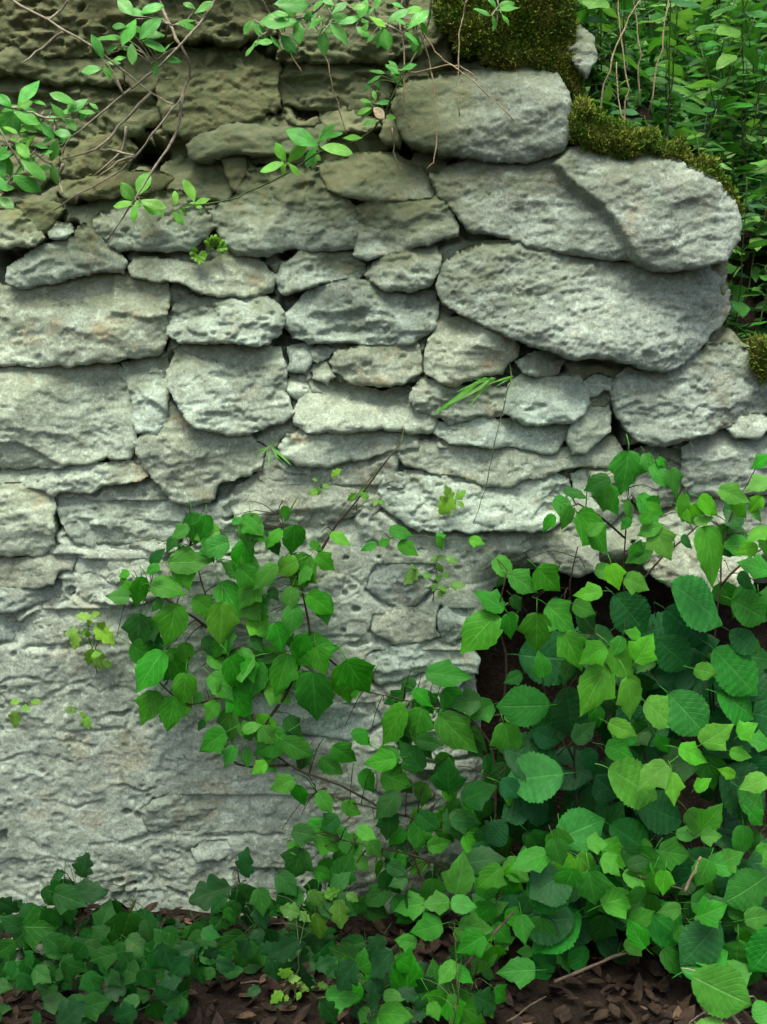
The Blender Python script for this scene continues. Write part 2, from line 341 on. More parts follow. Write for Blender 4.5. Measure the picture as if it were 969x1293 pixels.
def stone(poly, out=12, lean=8, r=4, rough=1.0, alg=0.0, bumps=(), folds=(), mat='stone', back=70, strata=1.0, s=0.0027, top=10, bot=1.5, facet=1.0, flake=1.0, name='stone', parent=None, lump=1.0, edge=1.0):
    SEED[0] += 41; sd_ = SEED[0]
    if mat in ('stone', 'mortar', 'brownstone') and name == 'stone': out += 4
    y0 = -out/1000
    P = rough_outline(PXW(poly, y0), sd_, edge, cut=(mat == 'moss'))
    lo = P.min(0) - s; hi = P.max(0) + s
    if parent is None and mat != 'moss': OUTL.append((P, mat))
    xs = np.arange(lo[0], hi[0]+s, s); zs = np.arange(lo[1], hi[1]+s, s)
    X, Z = np.meshgrid(xs, zs); sh = X.shape; X = X.ravel(); Z = Z.ravel()
    d, nr = sdf(X, Z, P)
    keep = d > -0.75*s
    sn = keep & (d < 0.2*s)
    X = np.where(sn, nr[:, 0], X); Z = np.where(sn, nr[:, 1], Z); d = np.clip(d, 0, None); d[sn] = 0
    Hh = max(hi[1]-lo[1], 1e-3); zc = (lo[1]+hi[1])/2; xc = (lo[0]+hi[0])/2
    up = (nr[:, 1] - Z)/(d + 1e-4)                            # +1 nearest edge above, -1 below
    k = np.clip(up*0.5 + 0.5, 0, 1)
    rr = r/1000*(0.5 + 3.0*k**3); ee = (bot + (top - bot)*k**2.4)/1000
    ee = np.minimum(ee, 0.9*back/1000)
    t = np.clip(d/rr, 0, 1)
    h = -ee*(1 - np.sqrt(np.clip(1 - (1-t)**2, 0, 1)))
    h += lean/1000*np.clip((zc - Z)/Hh*2, -1, 1)*sst(0, 0.02, d + 0.01)
    fr = np.random.default_rng(sd_); rough *= fr.uniform(0.35, 0.85); flake *= fr.uniform(0.35, 1.25); strata *= fr.uniform(0.3, 1.2); facet *= 1.9; sz = min(hi[0]-lo[0], 2.2*Hh)
    pm = np.full(len(X), 0.004)
    for _ in range(6):
        an = fr.uniform(0, 6.283); sl_ = fr.uniform(0.05, 0.24)*facet; cx_, cz_ = xc + fr.uniform(-.3, .3)*(hi[0]-lo[0]), zc + fr.uniform(-.3, .3)*Hh
        pm = np.minimum(pm, 0.002 + sl_*((X-cx_)*math.cos(an) + (Z-cz_)*math.sin(an)*1.0))
    h += np.maximum(pm, -0.02)
    fl = fbm(X*13, Z*26, sd_+13, 4, 0.55); fl2 = fbm(X*30, Z*52, sd_+15, 4, 0.6)
    h -= flake*(0.0042*sst(0.06, 0.10, fl) + 0.003*sst(0.28, 0.31, fl) + 0.0024*sst(0.14, 0.19, fl2))
    fade = sst(0, 0.012, d)*0.75 + 0.25
    n = 0.0030*lump*fbm(X*13, Z*15, sd_, 2)
    n += 0.0017*rough*fbm(X*62, Z*75, sd_+1, 4, 0.6)
    rid = 1 - np.abs(fbm(X*22, Z*70, sd_+2, 3)); n += 0.0018*rough*(rid**3 - 0.6)*0.6
    st = fbm(X*9, Z*95 + 4*fbm(X*10, Z*10, sd_+7, 2), sd_+3, 3, 0.6); n += 0.0020*strata*st
    n += 0.0007*rough*vn(X*330, Z*330, sd_+4)
    pit = sst(0.5, 0.8, vn(X*120, Z*130, sd_+6))*sst(0.2, 0.5, fbm(X*20, Z*20, sd_+9, 2)); n -= 0.0014*rough*pit
    h += n*fade
    for bp, amt, soft in bumps:
        q, _ = sdf(X, Z, PXW(bp, y0)); h += amt/1000*sst(-soft*PX, soft*PX, q)
    for (a, b_, sl) in folds:                                 # beyond the line a->b (on its right-hand side) the face turns back
        A = PXW([a], y0)[0]; B = PXW([b_], y0)[0]; e = (B-A)/np.linalg.norm(B-A)
        dist = -((X-A[0])*e[1] - (Z-A[1])*e[0]); dist += 0.006*fbm(X*30, Z*30, sd_+11, 2)
        h -= sl*np.clip(dist, 0, None)
    Y = y0 - h
    idx = -np.ones(len(X), int); idx[keep] = np.arange(keep.sum())
    I = idx.reshape(sh); q = np.stack([I[:-1, :-1], I[:-1, 1:], I[1:, 1:], I[1:, :-1]], -1).reshape(-1, 4)
    q = q[(q >= 0).all(1)]
    V = np.stack([X, Y, Z], 1)[keep]
    used = np.unique(q); rm = -np.ones(len(V), int); rm[used] = np.arange(len(used)); V = V[used]; q = rm[q]
    dd = d[keep][used]
    # skirt running back into the wall
    E = np.concatenate([q[:, [0, 1]], q[:, [1, 2]], q[:, [2, 3]], q[:, [3, 0]]]); S = np.sort(E, 1)
    u, inv, cnt = np.unique(S, axis=0, return_inverse=True, return_counts=True)
    be = E[cnt[inv.ravel()] == 1]
    bv = np.unique(be); nv = len(V)
    m1 = -np.ones(nv, int); m1[bv] = np.arange(len(bv))
    A0 = V[bv].copy(); A1 = A0.copy(); A1[:, 1] += 0.3*back/1000; cen = np.array([xc, 0, zc])
    A1[:, [0, 2]] += 0.0025*np.stack([vn(A0[:, 0]*90, A0[:, 2]*90, sd_), vn(A0[:, 0]*90, A0[:, 2]*90, sd_+1)], 1)
    A2 = A0.copy(); A2[:, 1] = np.maximum(A0[:, 1], y0) + back/1000
    A1[:, [0, 2]] += (cen - A1)[:, [0, 2]]*0.03; A2[:, [0, 2]] += (cen - A2)[:, [0, 2]]*0.10
    nbv = len(bv)
    f1 = np.stack([be[:, 1]*0 + nv + m1[be[:, 1]], nv + m1[be[:, 0]], nv + nbv + m1[be[:, 0]], nv + nbv + m1[be[:, 1]]], 1)
    f2 = f1 + nbv
    V = np.vstack([V, A0, A1, A2]); q = np.vstack([q, f1, f2])
    topness = np.clip((V[:, 2] - zc)/Hh + 0.5, 0, 1)
    al = alg*(0.35 + 0.75*topness) + algae_shade_field(V[:, 0], V[:, 2], 0) + 0.34*topness**2*(0.4 + 0.6*sst(W(0, 720, 0)[2], W(0, 480, 0)[2], V[:, 2]))
    al[nv:] = np.maximum(al[nv:], 0.35)
    return mesh_obj(name, V, q, M[mat], parent or wall, True, attrs={'algae_shade': np.clip(al, 0, 1)})

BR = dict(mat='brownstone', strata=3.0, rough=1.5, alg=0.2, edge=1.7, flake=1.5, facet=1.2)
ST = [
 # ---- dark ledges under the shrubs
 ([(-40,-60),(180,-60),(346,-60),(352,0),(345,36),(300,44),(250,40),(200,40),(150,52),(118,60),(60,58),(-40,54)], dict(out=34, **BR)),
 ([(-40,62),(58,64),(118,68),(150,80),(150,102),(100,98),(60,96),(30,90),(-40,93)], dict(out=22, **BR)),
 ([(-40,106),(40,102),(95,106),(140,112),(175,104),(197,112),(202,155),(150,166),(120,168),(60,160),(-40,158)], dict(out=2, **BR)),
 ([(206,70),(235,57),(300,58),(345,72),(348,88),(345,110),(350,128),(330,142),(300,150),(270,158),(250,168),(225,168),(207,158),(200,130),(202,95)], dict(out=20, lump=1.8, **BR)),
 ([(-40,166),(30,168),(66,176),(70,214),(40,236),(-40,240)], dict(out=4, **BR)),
 ([(70,172),(150,170),(168,184),(150,212),(120,218),(90,222),(72,215)], dict(out=3, **BR)),
 ([(80,230),(120,224),(165,217),(200,218),(216,223),(200,237),(170,241),(140,246),(105,247),(85,252),(77,244)], dict(out=10, mat='brownstone', alg=0.3)),
 ([(350,6),(440,0),(540,6),(562,36),(540,56),(500,62),(450,68),(400,72),(350,66)], dict(out=30, **BR)),
 ([(345,92),(360,80),(395,75),(440,78),(480,90),(497,105),(488,118),(470,132),(450,140),(425,130),(402,133),(380,129),(360,121),(348,108)], dict(out=8, lump=1.6, mat='stone', alg=0.45)),
 ([(404,137),(430,134),(452,146),(475,151),(480,158),(455,163),(425,161),(408,151)], dict(out=10, alg=0.4)),
 ([(420,170),(450,167),(485,167),(490,185),(470,194),(430,196),(395,201),(350,204),(312,201),(320,194),(345,193),(388,192),(408,186)], dict(out=0, alg=0.5, mat='brownstone')),
 ([(236,180),(250,169),(280,160),(310,152),(340,147),(380,149),(410,154),(416,165),(402,185),(360,188),(330,189),(300,186),(275,193),(258,200),(241,196)], dict(out=18, alg=0.2, top=12)),
 ([(487,150),(496,140),(506,150),(509,170),(504,182),(491,179),(485,166)], dict(out=18, r=8, top=10)),
 # ---- upper courses
 ([(-40,264),(18,264),(30,280),(45,296),(52,300),(40,306),(15,309),(-40,312)], dict(out=20, alg=0.05)),
 ([(20,258),(42,246),(66,249),(76,262),(62,284),(50,298),(38,290),(28,272)], dict(out=6, alg=0.3, mat='brownstone')),
 ([(56,290),(70,283),(85,283),(89,290),(80,297),(62,297)], dict(out=10, r=8, top=8)),
 ([(200,222),(203,206),(222,196),(258,202),(276,200),(290,222),(291,240),(283,247),(250,248),(240,247),(228,243),(215,236)], dict(out=6, alg=0.25)),
 ([(281,197),(305,191),(309,214),(300,239),(293,232),(286,212)], dict(out=3, alg=0.35)),
 ([(116,276),(122,268),(140,262),(150,250),(175,244),(210,240),(225,240),(235,247),(255,260),(267,282),(252,298),(236,315),(220,313),(180,312),(150,310),(130,301),(117,290)], dict(out=27, r=18, top=14)),
 ([(263,262),(285,255),(300,242),(312,215),(335,212),(370,206),(395,212),(410,223),(430,241),(445,262),(449,290),(446,308),(420,311),(400,311),(380,310),(362,309),(350,315),(335,320),(315,319),(296,316),(285,305),(275,288)], dict(out=26, r=18, lump=1.4)),
 ([(402,206),(415,200),(440,196),(470,192),(500,193),(515,201),(530,213),(545,235),(548,247),(500,251),(470,250),(440,245),(420,235),(410,222)], dict(out=22)),
 ([(452,259),(470,256),(510,254),(550,249),(565,262),(574,280),(578,292),(545,305),(520,312),(495,316),(470,322),(452,324),(447,318),(455,290)], dict(out=28)),
 # ---- the big quoins
 ([(500,130),(505,108),(520,95),(560,88),(600,84),(650,80),(680,80),(705,86),(716,105),(722,135),(722,160),(715,185),(700,192),(670,196),(640,196),(600,193),(570,188),(540,184),(520,178),(508,160),(504,145)],
   dict(out=52, mat='quoin', r=8, lump=1.4, rough=1.4, back=160, alg=0.05, top=16, folds=[((700,80),(716,195),0.45)])),
 ([(545,218),(575,206),(620,200),(680,196),(720,187),(760,191),(800,199),(840,195),(870,213),(900,233),(925,255),(934,280),(930,305),(905,328),(870,338),(840,340),(815,335),(800,326),(760,322),(720,315),(670,305),(650,297),(610,288),(595,285),(580,265),(560,245)],
   dict(out=48, mat='quoin', r=8, lump=1.4, rough=1.4, back=260, strata=1.3, top=16, bumps=[([(722,180),(700,205),(722,232),(760,262),(780,292),(802,334),(840,350),(960,340),(960,200),(840,180)], 20, 5)], folds=[((885,215),(910,335),0.5)])),
 ([(556,360),(562,335),(580,319),(610,309),(650,307),(690,318),(740,325),(800,333),(850,343),(905,333),(925,345),(935,365),(936,385),(925,405),(900,430),(870,455),(850,466),(830,464),(800,458),(770,450),(740,450),(720,447),(700,440),(665,428),(640,420),(610,406),(585,395),(565,380)],
   dict(out=56, mat='quoin', r=7, lump=1.4, rough=2.2, back=260, strata=0.8, top=14, folds=[((876,345),(848,470),0.5)])),
 ([(778,498),(782,484),(800,470),(845,472),(875,457),(905,436),(935,436),(960,448),(1010,440),(1010,520),(960,520),(930,535),(905,545),(880,552),(850,562),(830,562),(810,555),(795,540),(785,520)],
   dict(out=40, mat='quoin', r=9, lump=1.6, rough=1.5, back=220, top=14, folds=[((960,430),(900,560),0.3)])),
 ([(866,565),(880,558),(910,549),(945,556),(1010,545),(1010,622),(940,622),(880,626),(868,610)], dict(out=20, mat='quoin', r=18, back=150)),
 ([(924,541),(945,528),(966,525),(978,540),(955,550),(935,552)], dict(out=30, mat='quoin', r=10, top=10)),
 ([(790,575),(830,568),(862,570),(864,612),(850,640),(810,640),(792,610)], dict(out=-6, mat='quoin', r=14)),
 ([(664,690),(680,673),(720,668),(750,690),(763,722),(730,728),(700,718),(675,710)], dict(out=14, mat='quoin', alg=0.2, strata=2)),
 ([(806,690),(830,660),(880,652),(930,672),(960,715),(940,755),(880,747),(845,738),(822,722)], dict(out=24, mat='quoin', strata=2, rough=1.3)),
 ([(870,632),(930,628),(1010,630),(1010,705),(960,700),(925,665),(885,648)], dict(out=10, mat='quoin')),
 # ---- middle courses
 ([(5,352),(8,338),(28,325),(50,310),(90,300),(92,285),(102,281),(115,295),(130,310),(145,322),(155,330),(150,341),(130,336),(110,340),(85,346),(60,352),(30,358),(15,357)], dict(out=30, bumps=[([(88,285),(104,280),(112,312),(104,326),(90,318)], -4, 4)])),
 ([(162,336),(166,326),(200,328),(245,335),(265,330),(290,313),(315,322),(330,335),(345,348),(340,362),(325,368),(300,370),(275,371),(255,367),(240,360),(215,352),(190,350),(165,346)], dict(out=25)),
 ([(348,350),(358,338),(375,326),(381,314),(410,314),(440,313),(455,328),(463,340),(450,350),(430,353),(405,354),(385,360),(365,368),(352,364)], dict(out=15)),
 ([(460,345),(475,335),(490,324),(520,317),(548,309),(556,325),(550,345),(540,358),(515,365),(490,362),(475,354)], dict(out=22)),
 ([(362,395),(380,382),(386,369),(410,360),(450,353),(478,363),(515,371),(550,370),(553,395),(545,415),(520,430),(490,438),(465,436),(440,430),(415,428),(390,430),(370,422),(360,410)], dict(out=27, bumps=[([(400,422),(425,413),(450,411),(472,418),(455,424),(420,428)], -7, 3)])),
 ([(-40,354),(30,362),(70,354),(140,344),(165,350),(205,356),(208,375),(205,400),(204,435),(195,445),(160,450),(120,455),(80,458),(30,457),(-40,460)], dict(out=20, bumps=[([(140,340),(215,345),(215,398),(185,403),(160,398),(138,396)], 6, 3)])),
 ([(209,400),(218,385),(240,376),(280,375),(320,373),(345,380),(357,400),(350,420),(335,432),(310,430),(280,428),(250,430),(225,428),(212,418)], dict(out=26)),
 ([(212,470),(220,446),(235,435),(280,434),(330,437),(352,441),(356,470),(356,500),(368,520),(355,532),(335,537),(315,545),(300,549),(280,544),(250,540),(235,525),(220,500),(213,490)], dict(out=30, lump=1.5)),
 ([(-40,466),(50,463),(100,460),(143,463),(153,476),(161,520),(167,560),(160,578),(130,578),(110,582),(90,585),(60,588),(30,590),(-40,590)], dict(out=18, bumps=[([(-40,562),(20,560),(45,572),(75,590),(-40,605)], -8, 3)])),
 ([(152,460),(180,453),(205,453),(210,470),(208,490),(204,530),(198,548),(175,545),(170,530),(166,500),(162,478)], dict(out=13)),
 ([(170,560),(185,545),(205,520),(215,512),(230,527),(245,545),(270,550),(310,552),(330,568),(325,592),(300,602),(275,608),(266,615),(266,630),(250,636),(237,640),(222,632),(210,625),(195,605),(180,588)], dict(out=22)),
 ([(362,442),(385,434),(402,440),(396,455),(386,466),(366,466)], dict(out=3, r=5, top=8, edge=1.8)),
 ([(362,481),(375,474),(388,477),(388,495),(378,504),(368,500)], dict(out=4, r=5, top=8, edge=1.8)),
 ([(395,459),(410,457),(419,470),(412,480),(397,478)], dict(out=2, r=5, top=6, edge=1.8)),
 ([(392,440),(408,435),(420,440),(416,452),(400,456)], dict(out=4, r=5, top=6, edge=1.8)),
 ([(418,455),(425,446),(460,441),(500,440),(525,434),(530,450),(530,470),(510,482),(485,487),(465,484),(440,480),(425,468)], dict(out=26)),
 ([(540,460),(545,435),(553,416),(556,404),(580,403),(610,413),(640,426),(658,436),(655,448),(640,460),(635,470),(610,470),(590,478),(575,484),(555,480),(542,472)], dict(out=22, bumps=[([(600,436),(625,444),(652,444),(660,420),(610,410)], 4, 2)])),
 ([(655,459),(670,448),(690,446),(718,455),(705,468),(685,475),(662,471)], dict(out=14)),
 ([(372,525),(378,510),(395,491),(405,485),(425,484),(440,488),(480,497),(515,492),(535,510),(550,530),(545,545),(520,547),(500,542),(470,540),(450,544),(420,543),(385,542),(374,535)], dict(out=12, lean=16, bumps=[([(415,475),(520,480),(520,505),(470,512),(425,512)], -14, 8)])),
 ([(355,565),(365,549),(390,547),(430,548),(470,545),(500,550),(502,565),(480,573),(460,578),(430,583),(400,586),(375,583),(358,575)], dict(out=16)),
 ([(518,505),(525,491),(535,480),(560,486),(580,490),(600,492),(640,490),(641,505),(636,522),(622,527),(605,524),(590,528),(570,533),(550,525),(530,515)], dict(out=20)),
 ([(640,520),(645,490),(655,478),(665,475),(685,478),(705,482),(735,479),(742,495),(745,508),(735,520),(720,532),(700,533),(665,533),(650,528)], dict(out=24)),
 ([(548,545),(555,534),(575,536),(600,532),(625,531),(660,536),(700,538),(725,536),(722,550),(712,555),(705,568),(690,570),(665,563),(640,563),(620,566),(595,558),(570,558)], dict(out=14, strata=2)),
 ([(725,560),(724,545),(728,535),(745,516),(748,501),(760,491),(776,496),(772,515),(770,545),(755,558),(740,570),(730,571)], dict(out=22)),
 ([(738,484),(756,477),(774,482),(776,492),(760,492),(746,500)], dict(out=10, r=8, top=8)),
 ([(505,577),(530,564),(560,563),(600,565),(640,570),(690,576),(720,570),(745,574),(765,562),(780,552),(786,570),(775,590),(760,588),(740,587),(715,592),(690,598),(665,605),(640,612),(615,610),(590,602),(560,598),(535,592),(515,588)], dict(out=13)),
 ([(480,617),(500,602),(530,600),(560,604),(600,610),(640,618),(670,610),(705,600),(720,610),(725,640),(715,655),(700,665),(680,668),(650,666),(620,670),(590,669),(560,668),(530,667),(505,655),(485,640)], dict(out=14, lean=4)),
 ([(725,600),(760,592),(785,600),(790,640),(770,665),(735,662)], dict(out=-10)),
 ([(290,640),(300,617),(330,602),(370,594),(420,590),(470,592),(478,610),(478,640),(470,650),(440,652),(420,655),(400,668),(370,672),(330,665),(300,660)], dict(out=7, lean=4, mat='mortar')),
 ([(-40,597),(40,594),(100,591),(160,584),(178,591),(185,602),(160,608),(130,610),(110,621),(80,618),(62,624),(50,615),(35,612),(-40,608)], dict(out=5, strata=2.2)),
 ([(-40,616),(35,614),(55,626),(61,636),(61,670),(60,690),(45,702),(20,700),(-40,703)], dict(out=15, alg=0.15)),
 ([(67,642),(69,627),(110,626),(160,613),(190,611),(215,633),(228,650),(220,680),(180,684),(150,686),(120,687),(90,685),(80,670),(76,655)], dict(out=12, alg=0.15)),
 # ---- lower mortared face: shallow stones
 ([(-40,709),(45,709),(80,692),(100,692),(86,720),(73,719),(64,735),(50,738),(25,742),(-40,742)], dict(out=9, mat='mortar', lean=4, top=7)),
 ([(-40,748),(30,747),(62,742),(76,723),(85,729),(90,748),(70,755),(40,762),(18,770),(-40,774)], dict(out=7, mat='mortar', lean=4, top=5)),
 ([(91,727),(104,693),(150,691),(190,689),(215,691),(224,720),(212,750),(170,760),(140,762),(112,760),(98,750)], dict(out=10, mat='mortar', lean=4, top=7)),
 ([(22,790),(60,768),(90,756),(110,764),(150,770),(170,790),(160,810),(120,812),(85,812),(60,814),(34,814)], dict(out=4, mat='mortar', lean=3, top=4)),
 ([(-40,778),(14,778),(18,794),(12,806),(-40,816)], dict(out=5, mat='mortar', lean=3, top=4)),
 ([(180,1036),(195,1010),(230,992),(300,985),(380,990),(420,1010),(412,1040),(380,1054),(300,1052),(240,1051),(190,1051)], dict(out=2, mat='mortar', lean=3, top=5, alg=0.35, edge=2.2)),
 ([(143,1136),(160,1123),(210,1128),(240,1141),(235,1164),(200,1168),(160,1165),(145,1150)], dict(out=9, mat='mortar', top=6)),
 ([(240,1076),(262,1068),(285,1070),(292,1080),(275,1086),(250,1084)], dict(out=5, mat='mortar', top=5, r=7)),
 ([(472,781),(480,776),(520,770),(548,780),(550,805),(530,812),(500,812),(485,806),(474,795)], dict(out=8, mat='mortar', top=6)),
 ([(556,775),(575,757),(596,770),(592,800),(575,812),(558,810)], dict(out=10, mat='stone', top=7)),
 ([(455,850),(470,832),(500,822),(555,815),(590,822),(606,835),(603,853),(580,850),(540,845),(520,855),(480,868)], dict(out=12, mat='stone', top=6, strata=2)),
 ([(465,745),(480,702),(520,692),(550,702),(548,735),(530,760),(505,765),(485,758)], dict(out=6, mat='mortar', top=6)),
 ([(300,886),(360,880),(410,890),(468,886),(480,915),(440,938),(380,926),(320,916)], dict(out=9, mat='stone', top=6)),
 ([(478,972),(530,965),(560,985),(545,1012),(500,1018),(482,1000)], dict(out=10, mat='brownstone', alg=-0.2)),
 ([(500,905),(560,900),(600,925),(590,960),(530,962),(502,940)], dict(out=8, mat='stone')),
 ([(290,1090),(350,1078),(400,1090),(410,1130),(360,1150),(300,1140)], dict(out=6, mat='mortar', top=5)),
]
for poly, kw in ST:
    stone(poly, **kw)

# mortar: one rough sheet behind and between the stones, with holes and cracks
def poly_in(X, Z, P):
    ins = np.zeros(len(X), bool); Q = np.roll(P, -1, 0)
    for a, b_ in zip(P, Q):
        if a[1] != b_[1]:
            ins ^= ((a[1] > Z) != (b_[1] > Z)) & (X < (b_[0]-a[0])*(Z-a[1])/(b_[1]-a[1]) + a[0])
    return ins
HOLES = [(178,186,32,15,70),(150,182,12,8,30),(70,655,6,17,70),(262,292,10,14,60),(363,321,13,8,50),(229,505,6,9,45),(206,420,4,24,40),(390,429,12,4,30),
 (478,487,48,7,45),(556,424,4,6,40),(513,186,9,16,60),(490,112,20,12,60),(780,545,11,34,80),(825,572,42,10,70),(698,466,22,7,40),(722,553,5,9,35),
 (358,484,4,12,40),(347,98,7,30,50),(3,326,8,14,60),(690,700,20,8,20),(640,852,56,58,150),(715,742,60,14,70),(832,768,38,26,110),(450,769,5,5,16),
 (434,797,3.5,4,12),(463,852,8,4,18),(476,863,7,5,16),(437,705,4,2.5,12),(480,704,3,2,10),(558,770,3,8,16),(549,796,4,3,12),(5,1058,6,10,20),(150,1113,7,3,14),(166,1118,6,3,14),
 (160,1026,7,3,14),(174,1031,4,6,14),(222,1152,5,3,14),(28,1108,6,2,10),(450,815,14,4,9),(512,816,18,3,8),(88,748,6,6,22),(18,794,5,3,14),(262,612,8,4,20),(660,600,0.1,0.1,0),
 (405,812,4,8,12),(410,420,3,3,15),(225,655,10,4,25),(300,655,18,3,20),(110,100,25,5,30),(200,205,16,10,40),(545,470,4,8,30),(600,812,0.1,0.1,0),(700,590,0.1,0.1,0),
 (60,303,22,7,40),(100,250,20,4,30),(290,190,10,5,30),(640,475,10,6,25),(850,600,12,20,40)]
CRACKS = [([(-5,814),(10,808),(15,796),(22,792)],2.2,9),([(34,815),(60,815),(85,812),(121,812)],2.2,8),([(112,866),(128,874),(145,866),(165,870),(172,880)],2.0,6),
 ([(140,901),(150,902),(161,896)],3.2,14),([(40,936),(60,932),(85,936),(120,945)],3.0,8),([(125,1002),(140,992),(160,990),(180,1000),(205,992)],2.0,7),
 ([(115,1064),(150,1066),(190,1053),(235,1056),(300,1055),(380,1060)],3.2,10),([(238,1076),(262,1080),(285,1080)],3,8),([(212,1124),(235,1133)],3.5,14),([(200,1170),(220,1160)],3,9),
 ([(470,745),(480,757),(495,764),(512,764)],2.2,10),([(472,778),(474,795),(486,808)],2.4,12),([(462,848),(475,860),(484,868)],3.2,16),([(525,762),(535,757),(545,745)],2.4,10),
 ([(590,810),(575,813),(560,812)],2.6,12),([(478,648),(476,625),(482,612),(500,610)],2.2,10),([(60,880),(80,868),(115,858),(160,862)],2,4),([(0,860),(30,852),(60,862)],2,4),
 ([(0,960),(40,952),(90,962)],2,4),([(60,1010),(100,1020),(128,1012)],2,5),([(20,1090),(70,1082),(120,1090)],2,4),([(350,590),(365,600),(385,604)],2,7),([(300,790),(330,800),(370,790)],2,6),
 ([(430,940),(470,950),(520,948)],2.6,9),([(270,700),(300,705),(340,700)],2,6),([(10,1140),(60,1150),(130,1145)],2.4,6),([(365,1065),(420,1075),(470,1060)],2.4,8)]
ms = 0.0027
xa, za = W(-40, 0, 0)[0]-0.12, -0.06; xb, zb = W(1012, 0, 0)[0]+0.06, W(0, -75, 0)[2]
xs = np.arange(xa, xb, ms); zs = np.arange(za, zb, ms)
X, Z = np.meshgrid(xs, zs); sh = X.shape; X = X.ravel(); Z = Z.ravel()
mask_poly = PXW([(-200,-80),(600,-80),(690,40),(722,90),(735,150),(800,205),(900,240),(925,290),(915,400),(960,450),(1100,460),(1100,1500),(-200,1500)], 0)
mask = poly_in(X, Z, mask_poly)
cut = PXW([(606,800),(625,750),(660,738),(760,745),(850,762),(1150,770),(1150,1600),(640,1600),(625,1100),(612,950),(603,870)], 0)   # broken-out foot of the wall: dark earth behind
mask &= ~poly_in(X + 0.008*fbm(X*20, Z*20, 991, 3), Z + 0.008*fbm(X*20, Z*20, 993, 3), cut)
zlow = W(484, 690, 0)[2]
low = 1 - sst(zlow-0.03, zlow+0.10, Z)                     # flush mortar low down, raked joints above
Y = 0.0015*(1-low) - 0.001*low
Y = Y - 0.0060*fbm(X*8, Z*8, 901, 3) - 0.0013*fbm(X*55, Z*60, 905, 4, 0.6) - 0.0006*vn(X*300, Z*300, 909)
Y = Y + (1-low)*0.034*sst(0.04, 0.34, fbm(X*16, Z*16, 951, 3)) 
fl = fbm(X*8, Z*11, 907, 5, 0.6); fl2 = fbm(X*22, Z*28, 908, 4, 0.6)
Y = Y + 0.0020*sst(0.14, 0.20, fl) + 0.0034*sst(0.40, 0.43, fl) + 0.0016*sst(0.34, 0.38, fl2)
wx = X + 0.012*fbm(X*14, Z*14, 961, 4, 0.6); wz = Z + 0.009*fbm(X*14, Z*14, 963, 4, 0.6)
def cells(u, v, sd):
    iu = np.floor(u); iv = np.floor(v); b1 = np.full(len(u), 9.); b2 = b1.copy(); val = np.zeros(len(u))
    for a in (-1, 0, 1):
        for c_ in (-1, 0, 1):
            cu = iu + a; cv = iv + c_; pu = cu + 0.5 + 0.42*_h(cu, cv, sd); pv = cv + 0.5 + 0.42*_h(cu, cv, sd+1)
            d_ = np.hypot(u-pu, v-pv); m = d_ < b1; b2 = np.where(m, b1, np.minimum(b2, d_)); val = np.where(m, _h(cu, cv, sd+2), val); b1 = np.where(m, d_, b1)
    return val, b2 - b1
cv_, ce_ = cells(wx/0.13, wz/0.085, 971); cv2, ce2 = cells(wx/0.042, wz/0.030, 975)
Y = Y - 0.0022*cv_*sst(0.0, 0.10, ce_) + 0.0030*(1 - sst(0.01, 0.06, ce_))*sst(0.15, 0.5, fbm(X*9, Z*9, 977, 2)) - 0.0007*cv2*sst(0, 0.12, ce2)
lumps = sst(0.25, 0.7, vn(X*75, Z*85, 913)); Y = Y - 0.0016*lumps*sst(-0.1, 0.3, fbm(X*8, Z*8, 914, 2))
pits = sst(0.45, 0.8, vn(X*110, Z*120, 915))*sst(0.05, 0.4, fbm(X*14, Z*14, 917, 2)); Y = Y + 0.0055*pits
right = sst(W(600, 0, 0)[0], W(680, 0, 0)[0], X)*(1 - sst(W(0, 760, 0)[2], W(0, 690, 0)[2], Z)); Y = Y + 0.11*right
for P, mt in OUTL:                                          # mortar washed out beneath the overhanging edges
    lo = P.min(0); hi = P.max(0); zc_ = lo[1]*0.5 + hi[1]*0.5
    sel = np.where((X > lo[0]-0.004) & (X < hi[0]+0.004) & (Z > lo[1]-0.016) & (Z < zc_ + 0.02))[0]
    if len(sel) == 0: continue
    d_, nr_ = sdf(X[sel], Z[sel], P[::2])
    up_ = (nr_[:, 1] - Z[sel])/(np.abs(d_) + 1e-5)
    g_ = (1 - sst(0.001, 0.0125, np.clip(-d_, 0, None)))*np.where(d_ < 0, sst(0.1, 0.7, up_), 1.0)
    g_ *= 0.35 + 0.65*sst(-0.35, 0.25, fbm(X[sel]*26, Z[sel]*26, 981, 2))
    Y[sel] += (0.009 if mt == 'mortar' else 0.016)*g_
for (cx, cy, rx, rz, dep) in HOLES:
    c = PXW([(cx, cy)])[0]
    jx = 0.004*fbm(X*60, Z*60, 931, 2); q = np.sqrt(((X-c[0]+jx)/(rx*PX))**2 + ((Z-c[1]+jx)/(rz*PX))**2)
    Y = Y + dep/1000*(1 - sst(0.55, 1.2, q))
